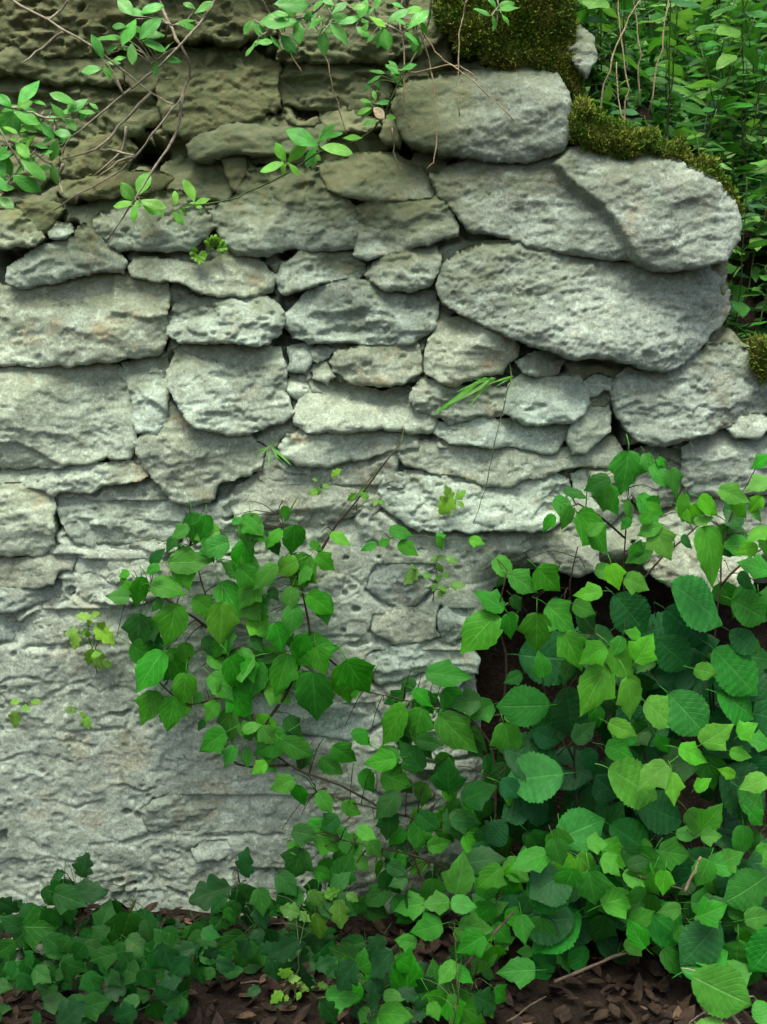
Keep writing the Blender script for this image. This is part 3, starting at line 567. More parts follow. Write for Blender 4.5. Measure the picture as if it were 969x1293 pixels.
for (pl, wd, dep) in CRACKS:
    P = PXW(pl); best = np.full(len(X), 1e9)
    sel = (X > P[:, 0].min()-0.02) & (X < P[:, 0].max()+0.02) & (Z > P[:, 1].min()-0.02) & (Z < P[:, 1].max()+0.02)
    xx = X[sel] + 0.004*fbm(X[sel]*28, Z[sel]*28, 941, 4, 0.6); zz = Z[sel] + 0.007*fbm(X[sel]*24, Z[sel]*24, 943, 4, 0.6)
    dep = dep*0.9
    bb = np.full(sel.sum(), 1e9); sgn = np.zeros(sel.sum())
    for a, b_ in zip(P[:-1], P[1:]):
        e = b_-a; t = np.clip(((xx-a[0])*e[0] + (zz-a[1])*e[1])/(e@e), 0, 1)
        d = np.hypot(xx-a[0]-t*e[0], zz-a[1]-t*e[1]); m = d < bb; bb[m] = d[m]; sgn[m] = (zz - a[1] - t*e[1])[m]
    add = dep/1000*(1 - sst(0.25, 1.1, bb/(wd*PX)))*(0.15 + 0.85*sst(-0.25, 0.2, fbm(xx*22, zz*22, 945, 2)))
    lip = np.where(sgn > 0, -0.0010*np.exp(-(bb/(7*PX))**2), 0.0006*np.exp(-(bb/(6*PX))**2))
    Y[sel] += add + lip
V = np.stack([X, Y, Z], 1); I = np.arange(len(X)); I[~mask] = -1; I = I.reshape(sh)
q = np.stack([I[:-1, :-1], I[:-1, 1:], I[1:, 1:], I[1:, :-1]], -1).reshape(-1, 4); q = q[(q >= 0).all(1)]
used = np.unique(q); rm = -np.ones(len(V), int); rm[used] = np.arange(len(used)); V = V[used]; q = rm[q]
al = algae_shade_field(V[:, 0], V[:, 2], 0) + 0.18*sst(zlow, zlow+0.3, V[:, 2]) + 0.35*sst(W(640, 0, 0)[0], W(760, 0, 0)[0], V[:, 0])  # last term darkens the right side, painting shade behind the foliage
mesh_obj('mortar', V, q, M['mortar'], wall, True, attrs={'algae_shade': np.clip(al, 0, 1)})
# rubble core behind the facing, so that the wall has its thickness
core = [(-200,-82),(590,-82),(680,40),(715,95),(728,155),(800,215),(890,250),(905,400),(960,470),(1100,480),(1100,1280),(-200,1280)]
P = PXW(core, 0); n = len(P)
Vc = [(p[0], 0.17, p[1]) for p in P] + [(p[0], 0.50, p[1]) for p in P]
Fc = [tuple(range(n))[::-1], tuple(range(n, 2*n))] + [(i, (i+1) % n, n+(i+1) % n, n+i) for i in range(n)]
mesh_obj('rubble_core', Vc, Fc, M['soil'], wall, False)

# ------------------------------------------------------------------ leaves
def leaf_mesh(name, kind, seed):
    r = np.random.default_rng(seed)
    nu, nv_ = (26, 8)
    if kind == 'h': nu = 40
    if kind == 's': nu = 12
    if kind == 'g': nu, nv_ = 12, 2
    V = []; UV = []; F = []
    asp = dict(c=0.62, h=0.76, s=0.52, p=0.85, w=0.52, g=0.07)[kind]*(1 + 0.12*r.normal()*0.6)
    fold = r.uniform(0.05, 0.26); curl = r.uniform(0.03, 0.22); side = r.uniform(-0.10, 0.10); twist = r.uniform(-0.25, 0.25)
    lobeL, lobeR = r.random() < 0.55, r.random() < 0.55
    for i in range(nu+1):
        t = i/nu
        if kind == 'c':
            w = 1.02*max(math.sin(math.pi*t**0.72), 0)**0.82
            u_ = min(1, max(0, (t-0.55)/0.45)); w *= 1 - 0.42*u_*u_*(3-2*u_)
        elif kind == 'h':
            w = max(math.sin(math.pi*min(1, t**0.88)), 0)**0.68
            if t > 0.74: w *= 1 - 0.55*((t-0.74)/0.26)
        elif kind == 's': w = max(math.sin(math.pi*t**1.05), 0)**0.82
        elif kind == 'w': w = max(math.sin(math.pi*t**0.72), 0)**0.9
        elif kind == 'p':
            w = max(math.sin(math.pi*t**0.7), 0)**0.7*(0.62 + 0.38*abs(math.cos(3*math.pi*t)))
        else: w = (1-t)**0.6*(0.5 + min(1, t*6)*0.5)
        for j in range(-nv_//2, nv_//2+1):
            v = j/(nv_/2); ww = w
            if kind == 'c':
                tooth = ((t*5.0 + 0.15) % 1.0); ww *= 1 + 0.13*abs(v)**3*(0.5 - tooth)*(1 if t > 0.15 else 0)
                lb = lobeL if v < 0 else lobeR
                if lb: ww *= 1 + abs(v)**2*(0.30*math.exp(-((t-0.36)/0.10)**2) - 0.16*math.exp(-((t-0.56)/0.08)**2))
            if kind == 'h':
                ww *= 1 + 0.10*abs(v)**4*(0.5 - (t*13) % 1.0) + 0.06*abs(v)**3*(0.5 - (t*5) % 1.0)
            x = v*ww*asp*0.5
            y = t + 0.05*abs(v)*w*(1-t)
            if kind == 'c': y -= 0.20*abs(v)**1.5*math.exp(-(t/0.16)**2)*(0.4 + t*5)*w
            if kind == 'h': y -= 0.06*abs(v)**1.5*math.exp(-(t/0.12)**2)*(0.4 + t*5)*w
            x += side*t*t*0.6
            z = fold*abs(x)*(1-0.4*t) - curl*t*t - 0.10*(abs(v)**3)*asp*w*0.5 + twist*x*t
            if kind == 'h': z += 0.006*math.cos(2*math.pi*8*(t - abs(v)*0.5*0.8) + math.pi)*min(1, abs(v)*3)
            z += 0.020*math.sin(9*t + seed)*v*abs(v)*(0 if kind in 'g' else 1)
            V.append((x, y, z)); UV.append((0.5 + v*0.5, t))
    m = nv_ + 1
    for i in range(nu):
        for j in range(nv_):
            a = i*m + j; F.append((a, a+1, a+m+1, a+m))
    if kind in 'chpw':                                       # leaf stalk
        L = dict(c=0.34, h=0.2, p=0.4, w=0.15)[kind]
        vf = tube([(0, 0.03, 0.0), (0, -0.4*L, -0.02), (0.03*L, -L, -0.45*L)], 0.008, 0.010, 4, pts=2)
        bI = len(V); V += [tuple(p) for p in vf[0]]; UV += [(0.5, 0.5)]*len(vf[0]); F += [tuple(i+bI for i in f) for f in vf[1]]
    me_o = mesh_obj(name, np.array(V), F, None, None, True, uv=UV); me = me_o.data
    bpy.data.objects.remove(me_o); return me
LEAF = {}
for kd, nvr in (('c', 5), ('h', 4), ('s', 4), ('p', 3), ('w', 4), ('g', 3)):
    for tone in 'nld':
        for vi in range(nvr):
            me = leaf_mesh('leaf', kd, 10*vi + ord(kd)); me.materials.append(M[kd + '_' + tone]); LEAF[kd, tone, vi] = me
NV = dict(c=5, h=4, s=4, p=3, w=4, g=3)
LR = random.Random(11); LASTM = [None]
def leaf_at(plant, B, T, kind='c', tone='n', nrm=None, width=1.0):
    """leaf object of the plant from its stalk end B to its tip T"""
    B = Vector(B); T = Vector(T); d = T - B; L = d.length
    if L < 1e-5: return
    yv = d/L
    if nrm is None: nrm = Vector((LR.gauss(0, 0.30), -0.85, 0.55 + LR.gauss(0, 0.22)))
    nrm = nrm - nrm.dot(yv)*yv
    if nrm.length < 0.05: nrm = Vector((0, -1, 0.2)) - Vector((0, -1, 0.2)).dot(yv)*yv
    nrm.normalize(); xv = yv.cross(nrm)
    me = LEAF[kind, tone, LR.randrange(NV[kind])]
    o = bpy.data.objects.new('leaf', me); COL.objects.link(o); o.parent = plant
    wv = L*width*(1.06 if kind in 'ch' else 1.0)*(1 + LR.gauss(0, 0.06))
    Mx = Matrix(((xv.x*wv, yv.x*L, nrm.x*L, B.x), (xv.y*wv, yv.y*L, nrm.y*L, B.y), (xv.z*wv, yv.z*L, nrm.z*L, B.z), (0, 0, 0, 1)))
    pl = Vector(plant.location)
    o.matrix_local = Matrix.Translation(-pl) @ Mx
    LASTM[0] = Mx
    return o

class Plant:
    """a plant: root empty, stem mesh, leaves; stems are lists of 3-D points"""
    def __init__(s, name, label, cat, base, stems, group=None, mat='dark_stem', r=(0.0035, 0.0014)):
        s.o = thing(name, label, cat, base, group); s.stems = [np.array(p, float) for p in stems]; s.mat = mat; s.r = r; s.tw = []
        s.n = 0; s.maxtw = 0.07 if name == 'dark_herb' else 0.11
        S = []
        for p in s.stems:
            for a, b_ in zip(p[:-1], p[1:]):
                for t in np.linspace(0, 1, 6): S.append(a + (b_-a)*t)
        s.S = np.array(S)
    def dist(s, B): return np.sqrt(((s.S - np.array(B))**2).sum(1)).min()
    def leaf(s, B, T, kind, tone, nrm=None, width=1.0, twig=True):
        o = leaf_at(s.o, B, T, kind, tone, nrm, width); s.n += 1
        if twig and o is not None:
            B = np.array(B, float); L = np.linalg.norm(np.array(T)-B)
            k = dict(c=0.34, h=0.2, p=0.4, w=0.15).get(kind, 0.0)
            if k:
                E = np.array(LASTM[0] @ Vector((0.03*k, -k, -0.45*k)))
            else: E = B
            D = s.S - E; score = (D**2).sum(1) + 0.6*np.clip(D[:, 2], 0, None)**2
            j = score.argmin(); A = s.S[j]
            if 0.004 < np.linalg.norm(A-E) < s.maxtw:
                mid = (A+E)/2 + np.array([0, 0.006, 0.10*np.linalg.norm(A-E)])
                s.tw.append([A, mid, E])
    def finish(s):
        mb = MB()
        for i, p in enumerate(s.stems): mb.add(tube(p, s.r[0], s.r[1], 6, 0.0008, i+3))
        for i, p in enumerate(s.tw): mb.add(tube(p, s.r[1]*0.9, s.r[1]*0.55, 4, pts=2))
        if mb.V: mb.build('stem', M[s.mat], s.o)

def gz(x, y): return float(ground_z(np.array([x]), np.array([y]))[0])
def path(pts, y):
    """pixel polyline at depth y (one value, or one per point)"""
    ys = y if isinstance(y, (list, tuple)) else [y]*len(pts)
    return [W(a, b_, c) for (a, b_), c in zip(pts, ys)]
def ground_base(px, y):
    x = W(px, 1200, y)[0]; return (x, y, gz(x, y))

# ---- traced leaves, per tile of the photograph: (x0, y0) origin, scale 2.936
K = 2.936
T_D = (0, 640); T_E = (320, 640); T_F = (639, 640); T_C = (639, 320); T_I = (639, 963); T_H = (320, 963); T_G = (0, 963)
def conv(t, L): return [(t[0]+a/K, t[1]+b_/K, t[0]+c/K, t[1]+d/K) + tuple(r) for a, b_, c, d, *r in L]
CENTRE = conv(T_D, [
 (850,130,725,172),(925,125,860,243),(895,45,968,100),(625,205,795,205),(590,215,540,252),(482,335,390,332),(525,258,515,378),(560,285,692,305),
 (655,358,620,524),(600,345,560,390),(715,338,814,410),(818,280,900,408),(912,345,962,432),(885,225,972,300),(685,502,695,592),(590,425,498,495,'d'),
 (605,535,493,688),(640,545,560,590),(690,615,680,748),(768,548,922,585),(850,555,915,682),(780,620,872,715),(945,565,930,728),(858,672,936,792),
 (575,682,524,812),(650,702,615,838),(745,690,715,735),(805,718,762,802),(850,748,856,882),(838,835,724,905),(890,800,945,865),(868,885,835,968),(915,895,912,975),
 (520,395,505,545,'d'),(700,70,632,120),(765,28,752,130),(655,110,610,165,'d'),(560,215,600,150,'d'),(470,255,440,285),(760,480,800,560,'d'),(655,590,600,640),(780,690,820,640),
 (575,480,610,530,'d'),(620,590,600,620),(945,90,985,130),(860,60,900,40),(690,150,640,185,'d'),(460,280,500,330),(600,430,560,470,'d'),(900,830,968,800),(930,700,880,690,'d'),
 (480,240,440,262),(500,300,470,290),(760,790,730,830,'d'),(820,400,850,450,'d')]) + conv(T_E, [
 (155,68,150,184),(108,85,35,152),(210,130,262,160),(115,-5,125,56),(285,100,368,140,'l'),(235,178,308,238),(215,225,160,287),(85,212,-5,308),(145,297,126,392),
 (198,325,312,392),(35,350,0,445),(80,428,118,538),(150,362,140,485),(190,475,160,572),(240,488,285,500),(232,515,262,632),(130,548,76,708),(5,600,45,700,'d'),
 (220,612,236,814),(345,566,430,706),(5,530,100,575,'d'),(30,815,82,890),(110,865,232,935),(368,828,442,885),(295,885,385,955),(60,330,10,370,'d'),(60,300,95,345,'d'),
 (30,930,92,985),(200,900,160,980,'d'),(170,180,120,210,'d'),(250,930,330,1000),(60,480,20,430),(30,60,-20,120),(120,780,180,850,'d'),(60,110,100,180,'d'),(150,860,200,900),(-10,480,40,540,'d')])
RUNNER = conv(T_E, [
 (640,612,818,640),(705,675,792,768),(565,738,455,888),(625,745,588,884),(690,770,826,924),(600,640,540,690,'d'),(560,690,485,738,'d'),(460,900,545,965),(680,920,755,985),
 (930,380,818,308),(902,395,770,542),(975,395,915,460),(895,190,972,262),(930,260,900,300,'d'),(760,720,835,700),(640,700,700,740,'d'),(540,860,600,920,'d'),(620,880,660,940,'d'),(800,870,860,930,'d')]) + conv(T_H, [
 (630,70,615,172),(720,55,740,170),(690,178,692,272),(735,165,842,268),(620,215,598,338),(645,312,735,298),(640,365,578,415),(470,360,468,432),(525,325,560,415),(240,108,298,192),
 (205,215,284,275),(290,250,372,305),(385,245,460,280,'l'),(425,285,482,352),(372,340,435,402),(130,300,190,340),(150,60,60,110,'l'),(160,80,180,170),(330,150,400,200),(480,220,560,280,'d'),
 (300,330,360,390,'d'),(540,60,600,110,'d'),(400,30,460,110),(50,0,-10,40,'l'),(560,250,500,310),(640,410,700,470,'d'),(640,180,580,230)])
RIGHT = conv(T_F, [
 (235,-5,222,88),(265,20,402,165),(540,145,438,208),(390,210,415,312,'l'),(440,262,540,302,'l'),(358,312,248,328,'l'),(248,360,340,395),(370,515,268,578,'l'),(375,585,268,772,'l'),(385,515,478,648,'l'),
 (480,575,548,472,'l'),(450,630,484,794,'l'),(500,480,438,460,'l'),(515,722,642,825,'l'),(698,600,795,622,'l'),(140,632,130,535),(115,392,118,545),(5,395,30,492),(150,362,268,468),(210,462,290,608),
 (15,250,125,320),(115,225,205,318),(640,895,760,948,'l'),(725,880,840,805,'l'),(830,905,912,935,'l'),(970,880,890,850),(550,80,610,200,'l'),(735,70,805,292,'l'),(935,150,850,165,'l'),(975,80,885,120,'l'),
 (500,95,590,65,'l'),(635,-5,695,55,'l'),(975,240,860,195),(545,80,490,112),(460,40,430,90),(500,60,545,10,'l'),(700,60,770,30,'l'),(900,-10,960,50,'l'),(330,230,430,250),(470,180,500,120),
 (380,800,490,850,'l'),(370,885,490,930),(350,480,420,500,'d'),(200,340,150,400,'d'),(560,170,600,100),(860,250,930,300,'d'),(430,480,400,560),(300,100,370,60),(650,110,700,150,'d'),(20,330,60,390,'d'),
 (60,620,-10,650,'d'),(250,870,340,800,'d'),(560,850,610,920),(860,850,930,800,'l'),(180,30,130,90)]) + conv(T_C, [
 (455,730,436,900),(515,740,545,820),(540,785,600,870),(610,795,645,908),(215,878,310,900,'d'),(385,830,285,880,'d'),(175,915,265,960),(665,890,640,975,'l'),(715,905,800,965,'l'),(790,870,908,925,'l'),(975,835,890,880,'l'),
 (975,750,910,800),(560,760,600,790),(690,930,740,985,'l'),(520,930,600,970),(840,920,900,980,'l'),(440,920,480,985),(950,900,900,960,'l'),(560,900,530,960)]) + conv(T_I, [
 (600,5,478,98,'l'),(615,35,622,164,'l'),(968,55,872,100,'l'),(300,295,388,305,'l'),(255,350,152,428,'l'),(265,345,345,402,'l'),(355,345,432,422,'l'),(565,325,698,352),(630,262,718,275),(722,272,805,272),
 (722,248,808,160),(880,232,880,364),(748,368,872,402),(685,520,815,532),(698,590,802,590),(822,550,915,560),(845,605,952,622),(670,625,740,695),(100,700,38,705),(60,770,-5,790),(-5,365,98,440),
 (150,430,245,590),(-5,560,85,600),(440,400,520,480,'l'),(540,360,620,430),(905,180,960,240),(700,100,760,60,'l'),(850,50,790,20,'l'),(930,330,985,300),(700,450,640,490,'d'),(70,260,110,330,'d'),(940,400,985,480)]) + conv(T_H, [
 (815,410,945,455),(862,560,942,520),(745,620,800,668),(820,690,870,770),(850,770,900,830),(900,680,969,640),(930,820,985,780),(890,600,960,680),(960,380,930,420,'l')])
HAZEL = conv(T_F, [
 (612,285,824,425),(400,325,535,470,'d'),(590,378,748,515,'d'),(838,345,985,420),(770,525,935,705),(785,690,948,775),(560,490,690,600,'d'),(600,690,755,845),(165,735,-30,745),(225,665,250,862,'d'),
 (-10,900,225,955,'d'),(390,810,490,875),(280,900,350,969,'d'),(700,520,790,490,'d'),(830,460,940,540,'d'),(420,740,520,850,'d'),(700,640,620,660,'d'),(100,830,200,880,'d'),(840,600,960,720,'d'),(500,870,600,820,'d')]) + conv(T_I, [
 (215,40,-5,70),(380,20,568,140,'l'),(185,285,368,205),(385,230,556,335),(650,215,490,150,'d'),(500,535,682,655),(395,470,530,590),(395,440,285,565,'d'),(670,680,800,750),(815,665,945,845,'d'),
 (195,668,200,832),(185,745,68,860),(250,665,295,798),(330,615,435,715,'d'),(60,120,180,210,'d'),(420,130,330,60,'d'),(760,500,840,440,'d'),(130,610,40,560,'d'),(600,730,620,860,'d'),(90,160,-20,200,'d'),(880,700,985,740),(860,90,969,190)]) + conv(T_H, [
 (940,220,860,310,'d'),(920,60,985,130,'d'),(880,300,800,360,'d')])
NEAR = conv(T_I, [(690,790,915,905,'l'),(700,975,830,1040,'l'),(930,880,985,980)])
LOW = conv(T_H, [
 (750,488,792,342),(728,518,622,520),(732,520,832,528),(702,598,578,636),(762,600,892,628),(572,876,565,714),(668,860,682,740),(692,868,878,952),(482,862,562,872),(690,900,625,930),(600,965,485,955),
 (335,775,248,762),(350,780,345,712),(390,762,502,698),(372,795,428,815),(345,818,405,902),(345,855,282,825),(600,930,560,985),(480,930,420,985),(760,960,800,1010)])
LOWS = conv(T_H, [
 (172,560,98,540,'n'),(168,555,212,590,'n'),(212,470,252,545,'n'),(232,555,252,660,'n'),(262,495,322,475,'n'),(318,505,320,620,'n'),(345,485,390,515,'n'),(120,800,115,745,'l'),(130,805,175,795,'l'),(160,835,225,890,'l'),(110,850,60,890,'l'),(125,860,120,915,'l'),(175,850,160,900,'l'),
 (235,640,185,800,'d'),(240,650,330,760,'d'),(220,650,140,720,'d'),(330,980,300,920,'n'),(240,930,280,985,'n'),(40,620,-20,680,'d'),(20,520,40,620,'d'),(-20,660,40,740,'d')])
LEFT = conv(T_G, [
 (300,425,318,338),(240,405,178,440),(262,475,392,488),(250,500,340,440),(45,515,102,552),(-10,510,70,560),(855,460,698,508),(870,470,890,560),(910,425,905,318),(945,515,930,675),(800,590,715,712),(600,590,585,565),(590,600,520,655),
 (510,615,430,585),(350,545,405,600),(240,560,180,600),(100,640,30,690),(200,620,280,690),(120,700,60,780),(300,640,260,740),(330,700,420,690),(480,690,560,640),(620,660,700,740),(650,760,580,830),(760,740,690,780),(700,790,770,850),
 (480,820,400,880),(560,850,520,930),(340,860,280,920),(420,900,480,980),(640,880,600,960),(300,930,330,1000),(60,880,0,930),(160,850,100,900),(120,930,60,985),(860,700,930,770),(900,790,960,860),(20,760,-20,830),(760,850,840,900),(200,680,260,760),
 (540,700,600,640),(440,740,500,800),(550,760,640,790),(380,790,330,840),(280,790,230,840),(500,560,560,560),(60,590,120,620),(10,600,-20,650),(820,640,880,680),(640,700,580,740),(400,640,460,690),(330,600,380,560)])

def dep(tone, base): return base - {'d': -0.035, 'n': 0.0, 'l': 0.045}[tone]*1.0 + LR.uniform(-0.022, 0.022)
def put(plants, leaves, kind, y, tilt=0.02, defs='n'):
    for L in leaves:
        tone = L[4] if len(L) > 4 else defs
        yb = dep(tone, y); ymax = -0.030
        yb = min(yb, ymax)
        B = W(L[0], L[1], yb); ln = math.hypot(L[2]-L[0], L[3]-L[1])*PX
        T = W(L[2], L[3], min(yb + LR.uniform(-0.35, 0.15)*ln, -0.02))
        for v in (B, T): v[2] = max(v[2], gz(v[0], v[1]) + 0.012)
        p = min(plants, key=lambda q: q.dist(B) + 0.0006*q.n)
        p.leaf(B, T, kind, tone)

ALLP = []
def P_(*a, **k):
    p = Plant(*a, **k); ALLP.append(p); return p
b0 = ground_base(560, -0.10)
centre = P_('climbing_vine', 'green leafy vine patch climbing up the middle of the pale wall', 'vine', b0,
   [[b0] + path([(530,1100),(490,1030),(430,993),(365,966),(330,925),(300,870),(275,800),(255,735),(240,690)], [-0.09,-0.07,-0.05,-0.04,-0.04,-0.04,-0.04,-0.04,-0.035]),
    path([(330,925),(370,860),(390,800),(380,740),(365,690),(350,650)], -0.036), path([(275,800),(230,770),(190,745),(160,755)], -0.036), path([(300,870),(240,890),(200,860)], -0.036), path([(365,966),(300,965),(280,930)], -0.036),
    path([(390,800),(430,845),(470,860)], -0.036), path([(380,740),(420,670),(445,640),(507,558)], [-0.036,-0.03,-0.03,-0.03])], r=(0.0024, 0.0010))
put([centre], CENTRE, 'c', -0.055)
b0 = ground_base(610, -0.14)
runner = P_('climbing_vine', 'vine runner creeping along the wall foot beside the dark cavity', 'vine', b0,
   [[b0] + path([(620,1080),(625,960),(590,905),(550,892),(510,884),(466,874)], [-0.13,-0.10,-0.09,-0.08,-0.07,-0.05]), path([(620,1080),(540,1040),(470,1020),(400,1000)], [-0.13,-0.09,-0.07,-0.05]),
    path([(625,960),(640,850),(630,780),(640,720)], -0.09), path([(620,1120),(520,1080),(430,1060)], -0.10)], r=(0.0024, 0.0010))
put([runner], RUNNER, 'c', -0.085)
VR = []
for i, (px, stems, lab) in enumerate([
   (730, [[(735,1090),(725,960),(730,860),(720,760),(730,690)], [(725,960),(690,880),(680,800)], [(730,860),(770,860),(790,880)]], 'dark stemmed vine with pale young leaves below the grey block'),
   (835, [[(830,1080),(815,960),(800,850),(790,760),(790,680),(795,600)], [(790,680),(740,640),(715,640)], [(790,760),(840,700),(900,650)]], 'vine climbing to the corner stones with one large heart shaped leaf'),
   (920, [[(915,1090),(905,960),(900,850),(910,740),(920,660),(950,600)], [(910,740),(950,700),(985,690)], [(905,960),(870,940)]], 'pale leafed vine draped over the end of the wall'),
   (800, [[(800,1140),(790,1080),(760,1060)], [(790,1080),(850,1050),(900,1050)], [(800,1140),(860,1130)]], 'low vine with light leaves sprawling beneath the hazel leaves'),
   (690, [[(685,1150),(660,1110),(640,1090)], [(685,1150),(670,1200)]], 'small vine seedling with rounded leaves at the foot of the hazels')]):
    b0 = ground_base(px, -0.13)
    n0 = [[b0] + path(stems[0], -0.13)] + [path(s_, -0.13) for s_ in stems[1:]]
    VR.append(P_('climbing_vine', lab, 'vine', b0, n0, r=(0.0020, 0.0009)))
put(VR, RIGHT, 'c', -0.215)
HZ = []
for px, y, stems, lab in [
   (770, -0.12, [[(775,1120),(770,1000),(790,880),(830,790)], [(790,880),(740,830)], [(770,1000),(700,960),(670,960)]], 'hazel sapling with dark pleated leaves against the wall'),
   (900, -0.12, [[(905,1120),(900,980),(895,860),(880,770)], [(900,980),(930,900)], [(905,1120),(860,1060)]], 'hazel sapling with large rounded leaves by the wall end'),
   (700, -0.12, [[(705,1180),(715,1100),(740,1030)], [(705,1180),(700,1220)]], 'short hazel sapling in the shade of the vines'),
   (850, -0.12, [[(850,1200),(840,1160),(800,1120)], [(850,1200),(900,1190)]], 'low hazel shoot with deeply ribbed leaves over the litter')]:
    b0 = ground_base(px, y)
    HZ.append(P_('hazel_sapling', lab, 'sapling', b0, [[b0] + path(stems[0], y)] + [path(s_, y) for s_ in stems[1:]], r=(0.0024, 0.0011), mat='dark_stem'))
put(HZ, HAZEL, 'h', -0.20)
b0 = ground_base(930, -0.62)
near = P_('hazel_sapling', 'bright green hazel shoot standing clear of the other plants', 'sapling', b0, [[b0] + path([(940,1330),(900,1245)], -0.60)], r=(0.004, 0.0014), mat='bark')
for L in NEAR:
    B = W(L[0], L[1], -0.60); T = W(L[2], L[3], -0.63); near.leaf(B, T, 'h', L[4] if len(L) > 4 else 'n')
lowp = []
for px, y, lab in ((560, -0.34, 'bright seedling with broad toothed leaves in front of the litter'), (450, -0.30, 'small seedling with spreading leaves among the dead leaves'), (580, -0.28, 'leafy seedling with rounded leaflets beside the hazel shoots')):
    b0 = ground_base(px, y); t = np.array(b0)
    lowp.append(P_('seedling', lab, 'seedling', b0, [[t, t+np.array([0.01, 0, 0.03]), t+np.array([0.02, -0.01, 0.07])]], r=(0.002, 0.001), mat='green_stem'))
put(lowp, LOW, 'c', -0.30)
lows = []
for px, y, lab in ((395, -0.16, 'lobed herb with drooping leaflets on the dark soil'), (370, -0.24, 'low herb with small bright lobed leaves on the litter')):
    b0 = ground_base(px, y); t = np.array(b0)
    lows.append(P_('woodland_herb', lab, 'herb', b0, [[t, t+np.array([0.005, 0, 0.04]), t+np.array([0.01, -0.01, 0.09])]], r=(0.0018, 0.001), mat='green_stem'))
put(lows, LOWS, 'p', -0.20)
lf = []  # every leaf here takes the dark tone, shade painted into its colour
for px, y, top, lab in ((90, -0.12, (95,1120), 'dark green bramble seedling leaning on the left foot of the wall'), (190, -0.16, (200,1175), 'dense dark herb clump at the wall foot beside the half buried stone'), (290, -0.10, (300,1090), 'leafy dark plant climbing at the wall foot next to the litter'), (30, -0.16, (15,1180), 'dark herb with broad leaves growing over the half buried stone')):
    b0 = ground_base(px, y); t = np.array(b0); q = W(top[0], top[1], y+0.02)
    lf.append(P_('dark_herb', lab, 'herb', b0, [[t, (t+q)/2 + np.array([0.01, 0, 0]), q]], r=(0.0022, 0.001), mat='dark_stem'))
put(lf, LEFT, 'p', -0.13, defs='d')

# deeper leaves that fill the shaded inside of the plant masses
def inpoly(pl):
    P = np.array(pl, float); lo, hi = P.min(0), P.max(0)
    while True:
        x, y = LR.uniform(lo[0], hi[0]), LR.uniform(lo[1], hi[1])
        if poly_in(np.array([x]), np.array([y]), P)[0]: return x, y
def fill(plants, pl, n, kind, tones, y0, y1, smin, smax, spread=70):
    for _ in range(n):
        x, y = inpoly(pl); a = math.radians(90 + LR.gauss(0, spread)); L = LR.uniform(smin, smax)
        yy = min(LR.uniform(y0, y1), -0.025); B = W(x - math.cos(a)*L/2, y - math.sin(a)*L/2, yy)
        T = W(x + math.cos(a)*L/2, y + math.sin(a)*L/2, min(yy + LR.uniform(-0.4, 0.3)*L*PX, -0.02))
        for v in (B, T): v[2] = max(v[2], gz(v[0], v[1]) + 0.008)
        p = min(plants, key=lambda q: q.dist(B) + 0.0006*q.n)
        p.leaf(B, T, kind, LR.choice(tones))
fill([centre], [(150,740),(220,670),(340,655),(420,680),(420,760),(400,830),(460,860),(440,920),(370,960),(300,985),(240,930),(185,900),(180,820)], 34, 'c', 'nnl', -0.055, -0.03, 34, 60, 45)
RM = [(650,890),(700,780),(780,770),(860,790),(969,800),(990,1180),(860,1230),(720,1210),(620,1180),(520,1120),(520,1050),(600,960)]
fill(VR, RM, 85, 'c', 'dnd', -0.17, -0.07, 34, 58)
fill(HZ, [(650,890),(700,780),(780,770),(969,800),(990,1180),(860,1230),(720,1190),(660,1120)], 45, 'h', 'dd', -0.16, -0.06, 60, 90)
fill(VR[:3], [(700,600),(780,620),(860,650),(969,640),(985,780),(900,790),(940,700),(800,650)], 14, 'c', 'nnd', -0.16, -0.07, 30, 55)
fill([runner], [(480,880),(600,880),(640,980),(620,1150),(500,1160),(360,1120),(380,1040),(470,1040)], 70, 'c', 'ndd', -0.12, -0.04, 26, 48)
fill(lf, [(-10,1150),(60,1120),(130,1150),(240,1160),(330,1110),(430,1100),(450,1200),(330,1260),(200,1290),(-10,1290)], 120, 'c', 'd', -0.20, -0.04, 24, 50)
fill(VR[3:] + HZ[2:], [(600,1080),(700,1060),(985,1080),(985,1230),(880,1240),(780,1200),(640,1240),(590,1200)], 75, 'c', 'nnd', -0.30, -0.16, 30, 52)
fill(HZ[2:], [(640,1080),(985,1080),(985,1230),(880,1240),(780,1180),(650,1220)], 22, 'h', 'nd', -0.28, -0.16, 55, 80)
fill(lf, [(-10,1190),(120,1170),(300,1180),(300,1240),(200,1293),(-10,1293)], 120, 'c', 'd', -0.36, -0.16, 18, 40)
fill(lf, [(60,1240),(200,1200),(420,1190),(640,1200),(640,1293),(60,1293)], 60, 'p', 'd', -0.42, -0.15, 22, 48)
fill(lowp, [(420,1200),(560,1180),(640,1200),(640,1290),(420,1290)], 26, 'c', 'nnl', -0.36, -0.24, 26, 44)

